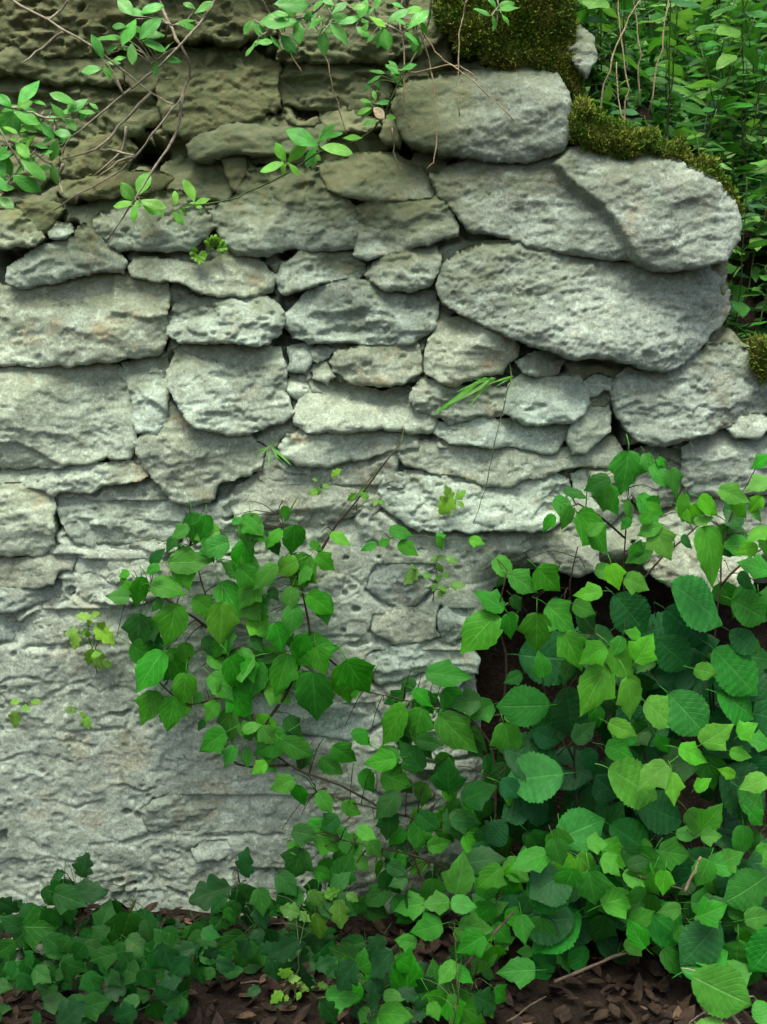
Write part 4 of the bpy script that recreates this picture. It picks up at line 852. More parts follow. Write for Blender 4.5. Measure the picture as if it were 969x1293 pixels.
# ---- small plants rooted in the wall joints
def sprig(name, label, cat, root, leaves, kind, y=-0.02, mat='green_stem', group=None, defs='n', stems=None, r=(0.0011, 0.0006)):
    p = P_(name, label, cat, W(root[0], root[1], 0.0), stems or [path([root, (root[0], root[1]+4)], [0.004, -0.02])], group, mat, r)
    for L in leaves:
        tone = L[4] if len(L) > 4 else defs
        yy = y + LR.uniform(-0.014, 0.0)
        p.leaf(W(L[0], L[1], yy), W(L[2], L[3], yy - LR.uniform(-0.004, 0.012)), kind, tone)
    return p
def z2(x0, y0, k, L): return [(x0+a/k, y0+b_/k, x0+c/k, y0+d/k) + tuple(r) for a, b_, c, d, *r in L]
k5 = 4.845
sprig('wall_herb', 'pale yellow green herb tuft below the forked crack', 'herb', (123,852), z2(0,720,k5,[
 (560,290,460,270),(560,280,610,260),(545,300,560,335),(480,370,395,380),(470,380,445,490),(540,360,490,400),(530,370,545,420),(580,350,710,440),(600,350,640,330),(600,390,690,420),(560,480,540,590),(590,480,610,620),(630,560,690,590),(560,520,620,510)]), 'p', defs='l',
 stems=[path([(123,852),(118,830),(112,800),(110,780)], [0.004,-0.018,-0.018,-0.016]), path([(118,830),(128,800),(138,790)], -0.018), path([(112,800),(98,800)], -0.018)])
sprig('wall_herb', 'tiny herb sprig with four leaflets low on the plaster', 'herb', (33,893), z2(0,720,k5,[(120,800,60,810),(130,840,185,850),(190,810,255,800),(100,860,75,968)]), 'p', defs='l')
sprig('wall_herb', 'tiny drooping herb sprig under the small slot crack', 'herb', (88,893), z2(0,720,k5,[(430,830,410,880),(440,850,470,870),(490,870,520,900),(520,890,540,970)]), 'p', defs='l')
sprig('wall_herb', 'leafy herb growing out of the crumbling mortar pocket', 'herb', (545,762), z2(380,640,4.04,[
 (600,320,520,390),(590,310,560,300),(620,340,670,360),(690,260,660,275),(690,270,730,250),(740,260,800,280),(700,290,720,340),(720,340,760,360),(690,390,670,430),(710,400,740,430),(760,400,840,400),(710,380,690,350),(740,420,700,450)]), 'p', defs='n',
 stems=[path([(545,762),(550,735),(552,708)], [0.004,-0.02,-0.02]), path([(550,735),(530,725)], -0.02), path([(548,745),(575,740)], -0.02)])
sprig('wall_herb', 'spreading vine seedling just under the long ledge stone', 'herb', (492,680), z2(380,640,4.04,[(385,190,300,215),(400,190,460,170),(450,120,580,135),(500,180,600,255),(700,150,730,220),(860,165,940,185,'l'),(690,150,750,140)]), 'c', defs='n',
 stems=[path([(492,680),(470,690),(455,690)], [0.004,-0.02,-0.02]), path([(492,680),(520,676),(560,680),(590,682)], [-0.01,-0.02,-0.02,-0.02])])
sprig('wall_herb', 'little herb pair on the rough plaster above the vine patch', 'herb', (405,612), z2(340,440,k5,[(300,870,240,890),(310,850,290,900),(380,780,440,740),(330,830,370,860),(290,800,270,800)]), 'p', defs='l')
sprig('wall_herb', 'herb shoot at the lower end of a thin dark stem', 'herb', (450,640), z2(340,440,k5,[(560,860,610,930),(540,890,480,930),(660,920,640,960),(670,930,710,960)]), 'p', defs='n')
sprig('wall_herb', 'fresh yellow green leaf cluster beside a thin hanging stem', 'herb', (575,632), z2(320,320,K,[(740,900,690,969),(730,920,720,860),(750,910,790,880),(760,920,780,940)]), 'p', defs='l')
def grass(label, root, blades, group=None):
    p = P_('grass_tuft', label, 'grass', W(root[0], root[1], 0.0), [path([root, (root[0], root[1]+2)], [0.01, -0.022])], group, 'green_stem', (0.001, 0.0006))
    for L in blades:
        p.leaf(W(L[0], L[1], -0.028), W(L[2], L[3], -0.05), 'g', L[4] if len(L) > 4 else 'n', width=LR.uniform(1.0, 1.8), twig=False)
grass('tuft of drooping grass blades in the joint under the quoins', (610,473), z2(500,380,k5,[(600,470,320,650),(560,480,370,540),(590,480,430,640),(700,470,620,520),(720,460,560,500),(600,480,480,480),(560,470,230,700),(700,470,720,520),(610,470,460,620),(740,440,700,400)]))
grass('dark grass sprig curling over a ledge beside the heart of the wall', (345,562), z2(180,480,k5,[(780,400,700,480),(790,400,840,500),(800,420,920,510),(780,390,830,380),(770,410,690,440),(800,440,860,500),(780,430,770,530)]))
grass('short grass blades at the joint above the vine patch', (360,660), z2(180,480,k5,[(870,860,950,700),(860,870,830,800),(870,870,900,760)]))
def fern(label, root, tips):
    p = P_('wall_fern', label, 'fern', W(root[0], root[1], 0.01), [path([root, t], [0.0, -0.03]) for t in tips], None, 'green_stem', (0.0008, 0.0005))
    for t in tips:
        for s_ in np.linspace(0.25, 1, 6):
            x = root[0] + (t[0]-root[0])*s_; y = root[1] + (t[1]-root[1])*s_
            dx, dy = t[0]-root[0], t[1]-root[1]; n = math.hypot(dx, dy)
            for sg in (-1, 1):
                L = 7*(1.15 - s_*0.6); ax = (dx/n*0.6 - sg*dy/n)*L; ay = (dy/n*0.6 + sg*dx/n)*L
                p.leaf(W(x, y, -0.02-0.012*s_), W(x+ax, y+ay, -0.024-0.012*s_), 'p', 'l', twig=False)
fern('small bright fern tuft in the gap over the flat stone', (272,314), [(262,304),(270,299),(280,303),(284,312)])
fern('smaller fern tuft hanging on the flat stone edge', (250,320), [(243,318),(246,326),(254,330),(258,324)])

# ---- shrub branches hanging over the wall head
def shrub(label, stems, leaves, y=-0.10, name='shrub_branch', mat='bark', r=(0.0028, 0.0011), kind='s', dense=0.55):
    top = stems[0][0]
    S3 = []
    for st in stems:
        n = len(st); S3.append([W(a, b_, y + 0.012*math.sin(i*1.7)) for i, (a, b_) in enumerate(st)])
    p0 = W(top[0], top[1], y)
    root = np.array([p0[0], 0.16, max(p0[2] + 0.08, 1.70)])     # grows out of the bank on top of the wall
    S3[0] = [root, (root + p0)/2 + np.array([0, -0.02, 0.05])] + S3[0]
    p = P_(name, label, 'branch', tuple(root), S3, 'shrub branches hanging over the wall head', mat, r)
    for L in leaves:
        tone = L[4] if len(L) > 4 else 'n'; yy = y + LR.uniform(-0.02, 0.01)
        ln = math.hypot(L[2]-L[0], L[3]-L[1])*PX
        nr = Vector((LR.gauss(0, 0.35), -0.8, 0.6 + LR.gauss(0, 0.25)))
        p.leaf(W(L[0], L[1], yy), W(L[0] + 1.14*(L[2]-L[0]), L[1] + 1.14*(L[3]-L[1]), yy + LR.uniform(-0.4, 0.2)*ln), kind, tone, nr)
        if dense and LR.random() < dense:
            a = LR.uniform(0, 6.28); m = LR.uniform(0.7, 1.0)*math.hypot(L[2]-L[0], L[3]-L[1]); y2 = yy + 0.02; bx_, by_ = L[0]+LR.uniform(-8, 8), L[1]+LR.uniform(-8, 8)
            p.leaf(W(bx_, by_, y2), W(bx_ + m*math.cos(a), by_ + m*math.sin(a), y2), kind, tone)
    return p
def zA(L): return [(a/K, b_/K) for a, b_ in L]
def zB(L): return [(320+a/K, b_/K) for a, b_ in L]
shrub('grey forked branch with a rosette of oval leaves, crossing the brown ledges', [
  [(275,-30)] + zA([(800,0),(740,90),(660,180),(550,280),(400,400),(260,510),(235,570)]), zA([(660,180),(590,215),(560,235)]), zA([(740,90),(690,80),(640,95)])],
  conv((0, 0), [(500,60,440,-5),(520,50,590,8),(505,70,455,146),(460,140,368,135),(385,222,348,135),(378,255,308,260),(385,240,415,284),(418,222,462,208),(490,158,490,228),(515,150,578,66),(525,150,605,168),(600,200,632,152),(600,220,662,215),(580,222,570,270),(640,95,712,64),(722,50,782,8),(470,100,420,90),(440,170,400,180)]), y=-0.09)
shrub('pale dry branch curving down with bare side twigs', [
  [(195,-30)] + zA([(590,0),(640,110),(690,200),(705,270),(680,350),(640,400),(560,510),(500,580),(420,650),(290,720),(200,780)]), zA([(680,350),(655,490),(600,580),(530,690),(400,890)]), zA([(500,580),(440,600),(360,660)]), zA([(560,510),(575,540)]), zA([(290,720),(280,755)])],
  conv((0, 0), [(512,725,542,642,'l'),(500,745,452,690,'l'),(500,755,428,752,'l'),(520,742,605,765,'l'),(505,760,490,810,'l'),(530,760,572,785,'l')]), y=-0.06)
shrub('long thin bare twig slanting across the ledges', [
  [(-5,-30)] + zA([(40,0),(180,75),(340,170),(430,240),(560,340),(640,385)]), zA([(235,120),(160,175),(80,235)]), zA([(560,345),(440,470),(360,550),(230,590)]), zA([(360,550),(430,560),(500,575)]), zA([(470,470),(450,560),(350,650)]), zA([(180,75),(215,50),(250,0)])],
  conv((0, 0), []), y=-0.075, r=(0.0026, 0.0011))
shrub('leafy honeysuckle like branch crowding the left edge over the stones', [
  [(-60,-30),(-40,60),(-15,130),(10,180),(30,215)], zA([(-40,380),(40,395),(120,420),(200,440),(300,410)]), zA([(30,520),(120,560),(190,620)]), zA([(-30,760),(60,640),(130,560)]), zA([(235,610),(220,660),(235,720)])],
  conv((0, 0), [(65,392,130,298),(45,400,-5,348),(60,408,-10,492),(280,388,203,338),(188,382,236,432),(250,420,312,368),(355,420,298,408),(50,412,135,452),(85,470,132,476,'l'),(150,450,192,502),(215,512,188,586),(200,490,255,490),(58,528,104,572,'l'),(125,538,175,542),(30,540,-5,582),
   (75,590,165,642),(190,602,205,674),(45,650,136,702),(0,558,35,640),(20,590,-10,662),(-5,700,45,690),(-5,728,45,762),(60,400,108,372,'l'),(160,440,210,432),(130,500,90,540,'l'),(100,600,60,640),(10,470,60,480,'l'),(120,440,160,480,'l'),(-10,600,40,560),(150,570,190,560),(-30,640,20,700),(240,440,280,470),(330,380,360,400)]), y=-0.12, dense=1.0)
shrub('thick spray of oval leaves drooping over the middle of the wall head', [
  [(400,-40),(410,0),(420,25),(405,45)], zB([(300,-20),(200,60),(100,90),(20,140)]), zB([(300,-20),(400,60),(500,90),(590,150)]), zB([(560,-20),(540,60),(570,110)])],
  conv((320, 0), [(100,30,185,18),(75,15,192,5),(165,80,38,72),(165,70,165,144),(60,130,104,172),(-5,88,52,132),(8,160,68,152),(100,130,150,182),(200,110,252,58),(258,105,258,190),(280,70,345,145),(290,52,342,8),(420,-5,398,55),(380,100,425,122),(370,32,412,18,'l'),(430,60,485,92,'l'),(485,105,500,174),(500,82,562,28),
   (570,110,642,38),(560,52,614,18,'l'),(560,118,614,152),(592,150,600,184),(420,160,445,128),(510,10,552,20),(220,40,250,0),(330,90,380,60),(450,30,470,-10),(130,60,80,40),(300,20,260,-10),(620,80,640,120)]), y=-0.13, dense=1.0)
shrub('slender trailing shoot with whorls of bright leaves and one cream leaf', [
  [(545,-30)] + zB([(640,120),(570,260),(520,350),(470,450),(390,520),(250,560),(120,650),(0,700),(-85,740),(-215,760)])],
  conv((320, 0), [(542,275,498,238),(540,262,598,238),(520,296,552,312),(475,280,428,302),(490,272,438,258),(440,310,408,332),(440,382,404,364,'l'),(445,386,518,368),(440,400,388,416,'l'),(462,450,408,456),(490,430,524,436,'l'),
   (240,540,136,483),(240,530,292,468),(272,512,322,488),(330,512,392,503,'l'),(250,546,354,545,'l'),(232,560,214,612,'l'),(120,600,84,538,'l'),(130,600,186,540,'l'),(115,605,32,626,'l'),(132,605,166,645,'l')]) + conv((0, 0), [(722,750,692,668,'l'),(650,762,655,712,'l'),(640,785,680,824,'l'),(698,755,745,762,'l')]), y=-0.07, mat='green_stem', r=(0.0018, 0.001))
pm = LEAF['s', 'l', 0].copy(); pm.materials.clear(); pm.materials.append(M['petal'])
tp = ALLP[-1]
o = leaf_at(tp.o, W(320+445/K, 398/K, -0.085), W(320+487/K, 436/K, -0.09), 's', 'l'); o.data = pm; o['label'] = 'cream withered leaf'
shrub('little leafy tip peeping over the moss at the wall head', [[(625,-40),(628,-10),(630,8)]], conv((320, 0), [(880,60,828,28),(900,40,975,18),(885,60,900,95),(920,50,950,85,'l'),(900,30,880,-10)]), y=-0.09)

# bare hanging stalks and roots
def stalk(label, pts, y, name='dry_stalk', mat='straw', r=(0.0014, 0.0008), grp='dry stalks hanging over the wall head', cat='stalk', depth_root=0.12):
    S = [W(a, b_, y) for a, b_ in pts]
    S = [np.array([S[0][0], depth_root, S[0][2] + 0.03])] + S if depth_root is not None else S
    mb = MB(); mb.add(tube(S, r[0], r[1], 5, 0.0009, int(pts[0][0]), pts=4))
    o = mb.build(name, M[mat]); tag(o, label, cat, grp); return o
for lab, pts, y in [
  ('straight dry stalk hanging in front of the topmost quoin', zB([(795,-20),(778,60),(765,130),(760,290),(765,430)]), -0.075),
  ('arched dry stalk sagging across the topmost quoin', zB([(600,80),(650,160),(710,220),(850,330),(969,450)]), -0.075),
  ('thin root looping down past the left end of the topmost quoin', zB([(610,90),(650,220),(680,400),(675,580),(645,625)]), -0.07),
  ('thin straight stalk hanging before the dark ledge', zB([(245,60),(265,200),(300,340),(345,495)]), -0.07),
  ('short grey stalk slanting below the leaf spray', zB([(20,-20),(70,60),(130,180),(185,280)]), -0.07),
  ('pale root strand beside the gap at the quoin end', zB([(540,60),(560,200),(560,400),(585,450)]), -0.05),
  ('tiny rootlet dangling in the dark gap', zB([(515,480),(520,545),(530,600),(550,630)]), -0.035),
  ('sideways dry twig crossing the dark gap', zB([(500,240),(580,270),(700,245),(780,252),(830,300)]), -0.07)]:
    stalk(lab, pts, y)
for lab, pts, y in [
  ('thin green tendril hanging from the grass tuft', [(646,478),(640,500),(625,560),(612,620),(598,660)], -0.035),
  ('thin dark tendril slanting down to a herb shoot', [(507,558),(480,590),(455,620),(428,652)], -0.030)]:
    stalk(lab, pts, y, 'tendril', 'green_stem', (0.0009, 0.0006), None, 'tendril', 0.0)

# ------------------------------------------------------------------ moss
def moss(label, poly, out, n, slope=0.6, bulge=22, name='moss'):
    o = stone(poly, out=out, lean=-slope*40, r=26, top=bulge, bot=14, mat='moss', rough=1.8, lump=2.2, strata=0, edge=3.4, flake=0, facet=0.3, back=120, name=name, parent=None)
    o.parent = None; o.matrix_parent_inverse = Matrix()
    me = o.data; nf = len(me.polygons)
    co = np.zeros(len(me.vertices)*3); me.vertices.foreach_get('co', co); co = co.reshape(-1, 3)
    no = np.zeros(len(me.vertices)*3); me.vertices.foreach_get('normal', no); no = no.reshape(-1, 3)
    r = np.random.default_rng(int(poly[0][0])+5)
    cand = np.where((no[:, 1] < 0.3) & (co[:, 1] < co[:, 1].min() + 0.12))[0]; pick = r.choice(cand, n)
    V = []; F = []
    for k in pick:
        p = co[k] + r.normal(0, 0.0012, 3); d = no[k]*0.7 + np.array([0, -0.35, 0.4]) + r.normal(0, 0.45, 3); d /= np.linalg.norm(d)
        L = r.uniform(0.003, 0.0085); a = np.cross(d, r.normal(0, 1, 3)); a /= np.linalg.norm(a)+1e-9; wd = r.uniform(0.0007, 0.0016)
        b_ = len(V); V += [p - a*wd, p + a*wd, p + d*L*0.6 + a*wd*0.8 + [0, 0, -0.0006], p + d*L]; F += [(b_, b_+1, b_+2), (b_, b_+2, b_+3)]
    t = mesh_obj('moss_shoots', V, F, M['moss_tip'], o, False); t.matrix_parent_inverse = Matrix(); t['kind'] = 'stuff'
    tag(o, label, 'moss', kind='stuff'); return o
moss('thick cushion of dark moss hanging over the topmost quoin', [(545,-20),(600,-30),(700,-30),(730,0),(722,30),(736,58),(728,84),(742,120),(730,118),(716,98),(702,84),(672,74),(640,80),(610,70),(592,62),(575,40),(556,18)], 44, 9000, bulge=12)
moss('mossy turf along the sloping wall end above the large quoins', [(722,130),(745,122),(775,158),(820,170),(862,182),(905,210),(938,252),(940,288),(922,276),(905,256),(890,232),(870,212),(850,198),(825,190),(800,199),(770,192),(738,184),(724,165)], 48, 8000, bulge=9)
moss('small moss tuft at the right end of the corner stone', [(948,440),(962,432),(1000,436),(1000,462),(972,472),(956,462)], 36, 1500, bulge=8)
stone([(716,30),(735,25),(750,45),(752,70),(742,95),(730,80),(720,55)], out=30, mat='quoin', name='stone')

# ------------------------------------------------------------------ weeds on the bank behind
WR = random.Random(5)
def weed(label, x, y, h, lean, nl, lsize, tones, kind='w'):
    z = float(bank_z(np.array([x]), np.array([y]))[0]); b0 = np.array([x, y, z-0.01])
    top = b0 + np.array([lean[0]*h, lean[1]*h, h])
    st = [b0, b0 + (top-b0)*0.35 + [0, 0.02*h, 0.06*h], b0 + (top-b0)*0.7 + [0, 0, 0.05*h], top]
    p = P_('woodland_weed', label, 'weed', tuple(b0), [st], 'weeds growing on the bank behind the wall', 'green_stem', (0.0014, 0.0008))
    S = np.array(st)
    for i in range(nl):
        f = 0.22 + 0.78*i/(nl-1); k = min(int(f*3), 2); q = S[k] + (S[k+1]-S[k])*(f*3-k)
        a = i*2.4 + WR.uniform(-0.5, 0.5); L = lsize*(1.15-0.5*f)*WR.uniform(0.8, 1.2)
        d = np.array([math.cos(a), math.sin(a), WR.uniform(-0.45, 0.35)]); d /= np.linalg.norm(d)
        B = q + d*L*0.18
        p.leaf(B, B + d*L, kind, WR.choice(tones), Vector((WR.gauss(0, .3), WR.gauss(-.35, .3), 1)))
    return p
labs = {'nnd': 'bank weed behind the wall end with mid green foliage', 'nld': 'bank weed behind the wall end with mixed pale and dark foliage', 'nll': 'bank weed behind the wall end with fresh pale foliage', 'nnl': 'bank weed behind the wall end with light green foliage'}
for i in range(78):
    y = 0.16 + 1.5*WR.random()**1.3; x = (WR.uniform(715, 1000)-484.5)*PX*(y+1.75)/1.75
    tn = WR.choice(['nnd', 'nld', 'nll', 'nnl']); ls = WR.uniform(0.036, 0.07)
    weed(labs[tn] + (' and large leaves' if ls > 0.053 else ' and small leaves'), x, y, WR.uniform(0.2, 0.42), (WR.uniform(-0.3, 0.3), WR.uniform(-0.45, 0.05)), WR.randint(10, 15), ls*(1+0.25*y), tn)
for i in range(16):
    y = WR.uniform(0.12, 0.34); x = (WR.uniform(925, 1010)-484.5)*PX*(y+1.75)/1.75
    weed('low weed on the bare earth beside the corner stones', x, y, WR.uniform(0.08, 0.2), (WR.uniform(-0.5, 0.3), WR.uniform(-0.5, 0)), WR.randint(7, 11), WR.uniform(0.035, 0.06), 'nnd')
def cover(name, label, mat, n, seed):
    r = random.Random(seed); V = []; F = []; UV = []
    for _ in range(n):
        y = 0.11 + 1.6*r.random()**1.5; x = (r.uniform(690, 1050)-484.5)*PX*(y+1.75)/1.75
        z = float(bank_z(np.array([x]), np.array([y]))[0]) + r.uniform(0.0, 0.07)
        d = np.array([r.gauss(0, 1), r.gauss(-0.4, 0.8), r.gauss(-0.1, 0.5)]); d /= np.linalg.norm(d); L = r.uniform(0.018, 0.042)*(1 + 0.4*y)
        s_ = np.cross(d, [r.gauss(0, .4), r.gauss(-.5, .4), 1]); s_ /= np.linalg.norm(s_) + 1e-9; nn = np.cross(s_, d); q = np.array([x, y, z]); bI = len(V)
        for t, w_ in ((0, 0.02), (0.3, 0.24), (0.65, 0.22), (1, 0.01)):
            for sg in (-1, 0, 1): V.append(q + d*L*t + s_*sg*w_*L + nn*(0.06*L*abs(sg) - 0.2*L*t*t)); UV.append((0.5+0.5*sg, t))
        for i in range(3):
            for j in range(2): F.append((bI+i*3+j, bI+i*3+j+1, bI+i*3+j+4, bI+i*3+j+3))
    tag(mesh_obj(name, np.array(V), F, M[mat], None, True, uv=UV), label, 'plants', kind='stuff')
def cover_top(n, seed):
    r = random.Random(seed); V = []; F = []; UV = []
    for _ in range(n):
        y = 0.10 + 0.9*r.random(); x = r.uniform(-1.4, 0.35); z = float(bank_z(np.array([x]), np.array([y]))[0]) + r.uniform(0.0, 0.05)
        d = np.array([r.gauss(0, 1), r.gauss(-0.4, 0.8), r.gauss(0, 0.5)]); d /= np.linalg.norm(d); L = r.uniform(0.03, 0.06)
        s_ = np.cross(d, [r.gauss(0, .4), r.gauss(-.5, .4), 1]); s_ /= np.linalg.norm(s_) + 1e-9; q = np.array([x, y, z]); bI = len(V)
        for t, w_ in ((0, 0.02), (0.3, 0.24), (0.65, 0.22), (1, 0.01)):
            for sg in (-1, 0, 1): V.append(q + d*L*t + s_*sg*w_*L + np.array([0, 0, 0.06*L*abs(sg) - 0.2*L*t*t])); UV.append((0.5+0.5*sg, t))
        for i in range(3):
            for j in range(2): F.append((bI+i*3+j, bI+i*3+j+1, bI+i*3+j+4, bI+i*3+j+3))
    tag(mesh_obj('ground_cover', np.array(V), F, M['w_n'], None, True, uv=UV), 'low green plants covering the earth on top of the wall', 'plants', kind='stuff')
cover_top(1500, 24)
cover('ground_cover', 'dense low green plants carpeting the bank behind the wall', 'w_n', 2600, 21)
cover('ground_cover', 'darker low plants among the carpet on the bank', 'w_d', 1500, 22)
cover('ground_cover', 'fresh pale leaflets among the carpet on the bank', 'w_l', 500, 23)
# tall dry stems among them
def zC(L): return [(639+a/K, b_/K) for a, b_ in L]
for lab, pts, y in [
  ('tall dry stem leaning behind the mossy wall end', zC([(440,430),(450,330),(430,180),(415,0),(412,-60)]), 0.06),
  ('slanting dry stem crossing other stems on the bank', zC([(345,400),(380,260),(440,100),(500,0),(520,-50)]), 0.05),
  ('dry stem with a fork above the moss', zC([(540,340),(575,180),(600,0),(606,-60)]), 0.12),
  ('short bent straw rooted in the mossy turf', zC([(490,520),(440,450),(420,400),(410,230)]), -0.03),
  ('faint thin stem on the bank behind the stones', zC([(500,310),(495,200),(480,60),(470,-40)]), 0.12)]:
    S = [W(a, b_, y) for a, b_ in pts]; S[0] = S[0] + np.array([0, 0.02, -0.03])
    mb = MB(); mb.add(tube(S, 0.0016, 0.0010, 5, 0.001, 3, pts=4)); tag(mb.build('dry_stalk', M['straw']), lab, 'stalk', 'dry stems on the bank')
# shrubs farther back
def far_shrub(label, x, y, h, rad, n, tones):
    z = float(bank_z(np.array([x]), np.array([y]))[0]); b0 = np.array([x, y, z-0.03])
    o = thing('bank_shrub', label, 'shrub', tuple(b0), 'shrubs at the top of the bank')
    mb = MB(); tips = []
    for k in range(7):
        a = k*0.9 + WR.uniform(-.3, .3); q = b0 + np.array([math.cos(a)*rad*0.7, math.sin(a)*rad*0.7, h*WR.uniform(0.6, 1.0)])
        m = (b0+q)/2 + np.array([0, 0, 0.1*h]); mb.add(tube([b0, m, q], 0.008, 0.002, 5, 0.003, k)); tips += [m, q, (m+q)/2]
    mb.build('stem', M['bark'], o)
    src = LEAF['w', 'n', 0]; co = np.zeros(len(src.vertices)*3); src.vertices.foreach_get('co', co); co = co.reshape(-1, 3)
    prof = [(0, 0), (0.2, 0.14), (0.5, 0.22), (0.8, 0.12), (1, 0)]
    for tn in tones:
        V = []; F = []; UV = []
        for _ in range(n):
            q = tips[WR.randrange(len(tips))] + np.array([WR.gauss(0, rad*0.28) for _ in range(3)])
            d = np.array([WR.gauss(0, 1), WR.gauss(0, 1), WR.gauss(-0.2, 0.6)]); d /= np.linalg.norm(d); L = WR.uniform(0.05, 0.09)
            s_ = np.cross(d, [WR.gauss(0, .4), WR.gauss(-.3, .4), 1]); s_ /= np.linalg.norm(s_)+1e-9
            nn = np.cross(s_, d); bI = len(V)
            for t, w_ in prof:
                for sg in (-1, 0, 1): V.append(q + d*L*t + s_*sg*w_*L + nn*(0.05*L*abs(sg) - 0.15*L*t*t)); UV.append((0.5+0.5*sg, t))
            for i in range(4):
                for j in range(2): F.append((bI+i*3+j, bI+i*3+j+1, bI+i*3+j+4, bI+i*3+j+3))
        c = mesh_obj('foliage', np.array(V), F, M['w_'+tn], o, True, uv=UV); c['kind'] = 'stuff'
for i, (x, y, h, rad) in enumerate([(0.55, 1.9, 0.55, 0.35), (1.05, 1.7, 0.6, 0.38), (1.5, 2.0, 0.7, 0.45), (0.2, 2.1, 0.6, 0.4), (0.9, 2.7, 1.0, 0.6), (1.9, 2.6, 1.1, 0.7), (0.1, 3.0, 1.0, 0.6)]):
    far_shrub('dense shrub in the shade at the top of the bank', x, y, h, rad, 260, 'nd')

for p in ALLP: p.finish()

# ------------------------------------------------------------------ added tree out of view, its low bough placed to shade the wall foot
tb = (-1.55, -1.25, 0.0); tree = thing('added_shade_tree', 'unseen added hazel tree whose leafy bough shades the wall foot', 'tree', tb)
mb = MB(); mb.add(tube([tb, (-1.5, -1.22, 0.8), (-1.38, -1.15, 1.6), (-1.3, -1.1, 2.6)], 0.06, 0.03, 10, 0.004, 1)); mb.build('trunk', M['bark'], tree)
limb = [(-1.40, -1.16, 1.5), (-1.0, -1.0, 1.72), (-0.55, -0.88, 1.76), (-0.1, -0.84, 1.72), (0.25, -0.86, 1.66)]
mb = MB(); mb.add(tube(limb, 0.022, 0.005, 7, 0.004, 2)); mb.build('limb', M['bark'], tree)
V = []; F = []; UV = []; TR = random.Random(9); Lm = np.array(limb)
for _ in range(620):
    f = TR.random()*3.999; i = int(f); q = Lm[i] + (Lm[i+1]-Lm[i])*(f-i) + np.array([TR.gauss(0, 0.10), TR.gauss(0, 0.11), TR.gauss(0.0, 0.05)])
    q[2] = max(q[2], 1.60)
    d = np.array([TR.gauss(0, 1), TR.gauss(0, 1), TR.gauss(-0.1, 0.25)]); d /= np.linalg.norm(d); L = TR.uniform(0.06, 0.09)
    s_ = np.cross(d, [TR.gauss(0, .2), TR.gauss(0, .2), 1]); s_ /= np.linalg.norm(s_); nn = np.cross(s_, d); bI = len(V)
    for t, w_ in ((0, 0.03), (0.25, 0.32), (0.55, 0.40), (0.85, 0.2), (1, 0.01)):
        for sg in (-1, 0, 1): V.append(q + d*L*t + s_*sg*w_*L + nn*(0.06*L*abs(sg) - 0.15*L*t*t)); UV.append((0.5+0.5*sg, t))
    for a in range(4):
        for j in range(2): F.append((bI+a*3+j, bI+a*3+j+1, bI+a*3+j+4, bI+a*3+j+3))
c = mesh_obj('foliage', np.array(V), F, M['h_n'], tree, True, uv=UV); c['kind'] = 'stuff'

# ------------------------------------------------------------------ on the ground
def dead_leaves(name, mat, n, seed, area):
    r = random.Random(seed); V = []; F = []
    for _ in range(n):
        x = r.uniform(area[0], area[1]); y = r.uniform(area[2], area[3]); z = gz(x, y) + r.uniform(0.002, 0.016)
        L = r.uniform(0.010, 0.036); a = r.uniform(0, 6.28); tl = r.gauss(0, 0.7); c_, s_ = math.cos(a), math.sin(a); cu = r.uniform(0.1, 0.9); b_ = len(V)
        for t, w_ in ((0, 0.02), (0.25, 0.26), (0.5, 0.34), (0.75, 0.24), (1, 0.02)):
            for sg in (-1, 0, 1):
                u = (t-0.5)*L; v = sg*w_*L*0.9; h = cu*(abs(sg)*w_*L*0.6) + tl*u + 0.25*L*(t-0.5)**2*r.uniform(0.6, 1.4)
                V.append((x + c_*u - s_*v, y + s_*u + c_*v, z + max(h, -0.008)))
        for i in range(4):
            for j in range(2): F.append((b_+i*3+j, b_+i*3+j+1, b_+i*3+j+4, b_+i*3+j+3))
    return mesh_obj(name, V, F, M[mat], None, True)
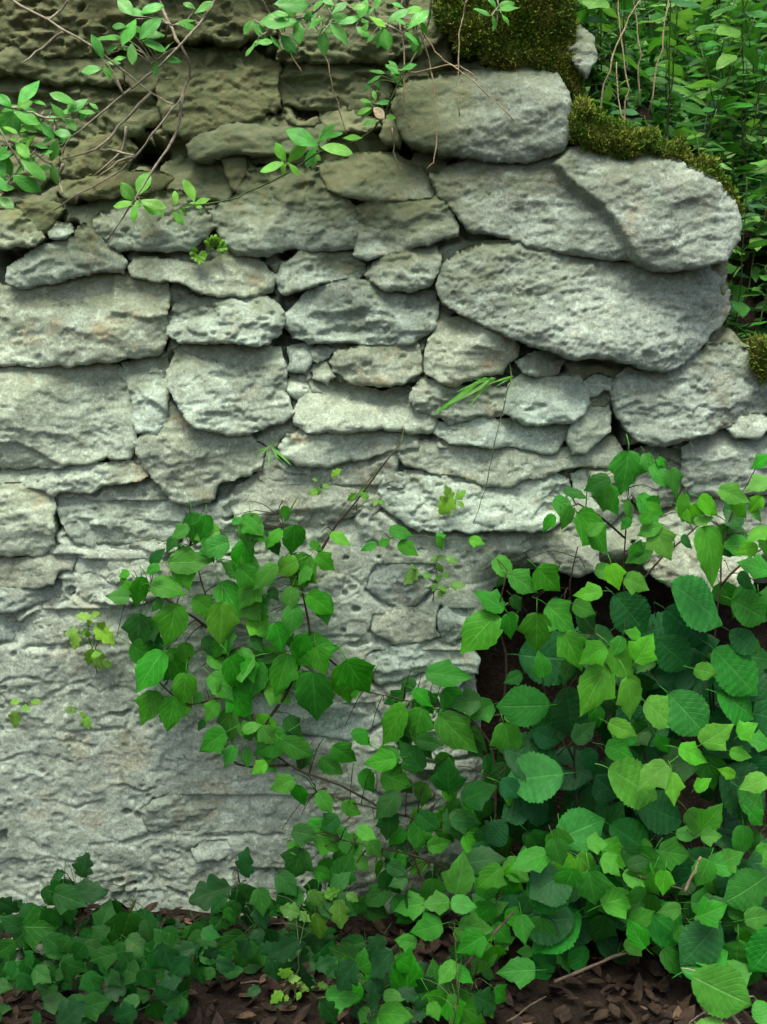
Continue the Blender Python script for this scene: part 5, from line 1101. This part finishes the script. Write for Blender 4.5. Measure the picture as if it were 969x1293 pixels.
tag(dead_leaves('leaf_litter', 'litter', 2600, 3, (-0.85, 0.85, -0.75, -0.02)), 'brown dead leaves scattered over the dark soil', 'litter', kind='stuff')
tag(dead_leaves('leaf_litter', 'litter2', 260, 4, (-0.85, 0.85, -0.75, -0.02)), 'pale tan dead leaves among the brown litter', 'litter', kind='stuff')
def twig(label, pts, y, r=(0.003, 0.0016), mat='dead_wood', name='fallen_twig'):
    S = [W(a, b_, c) for (a, b_), c in zip(pts, y)]
    for v in S: v[2] = max(v[2], gz(v[0], v[1]) + r[0])
    mb = MB(); mb.add(tube(S, r[0], r[1], 6, 0.001, int(pts[0][0]), pts=4)); return tag(mb.build(name, M[mat]), label, 'twig', 'twigs lying at the wall foot')
twig('pale straight dry stick leaning among the hazel leaves', [(864,1127),(875,1105),(885,1082)], [-0.27, -0.275, -0.28], (0.0022, 0.0016), 'straw')
twig('thin grey twig propped across the lower leaves', [(805,1105),(840,1115),(873,1128)], [-0.27, -0.27, -0.27], (0.0016, 0.001))
twig('stout reddish brown broken stick on the bank of litter', [(925,1145),(945,1133),(965,1122)], [-0.16, -0.16, -0.16], (0.010, 0.008), 'litter')
twig('grey twig lying on the bare soil below the hazel shoots', [(700,1240),(760,1215),(820,1187)], [-0.26, -0.24, -0.22], (0.0028, 0.0018))
twig('slender grey stem rising through the toothed leaves', [(565,1240),(600,1205),(650,1150)], [-0.30, -0.28, -0.26], (0.003, 0.0018))
twig('thin pale twig lying beside the small bright herb', [(275,1245),(320,1242),(380,1245)], [-0.20, -0.2, -0.2], (0.0018, 0.001))
twig('fine dead twig lying in the litter under the overhanging leaves', [(640,1290),(670,1270),(690,1258)], [-0.33, -0.32, -0.31], (0.0016, 0.001))
# half buried block at the left foot of the wall
o = stone([(-30,1232),(0,1214),(30,1212),(52,1228),(54,1262),(40,1290),(-30,1290)], out=170, mat='quoin', back=110, r=22, top=22, name='fallen_stone')
o.parent = None; o.matrix_parent_inverse = Matrix(); tag(o, 'half buried grey block lying on the ground before the wall', 'stone')
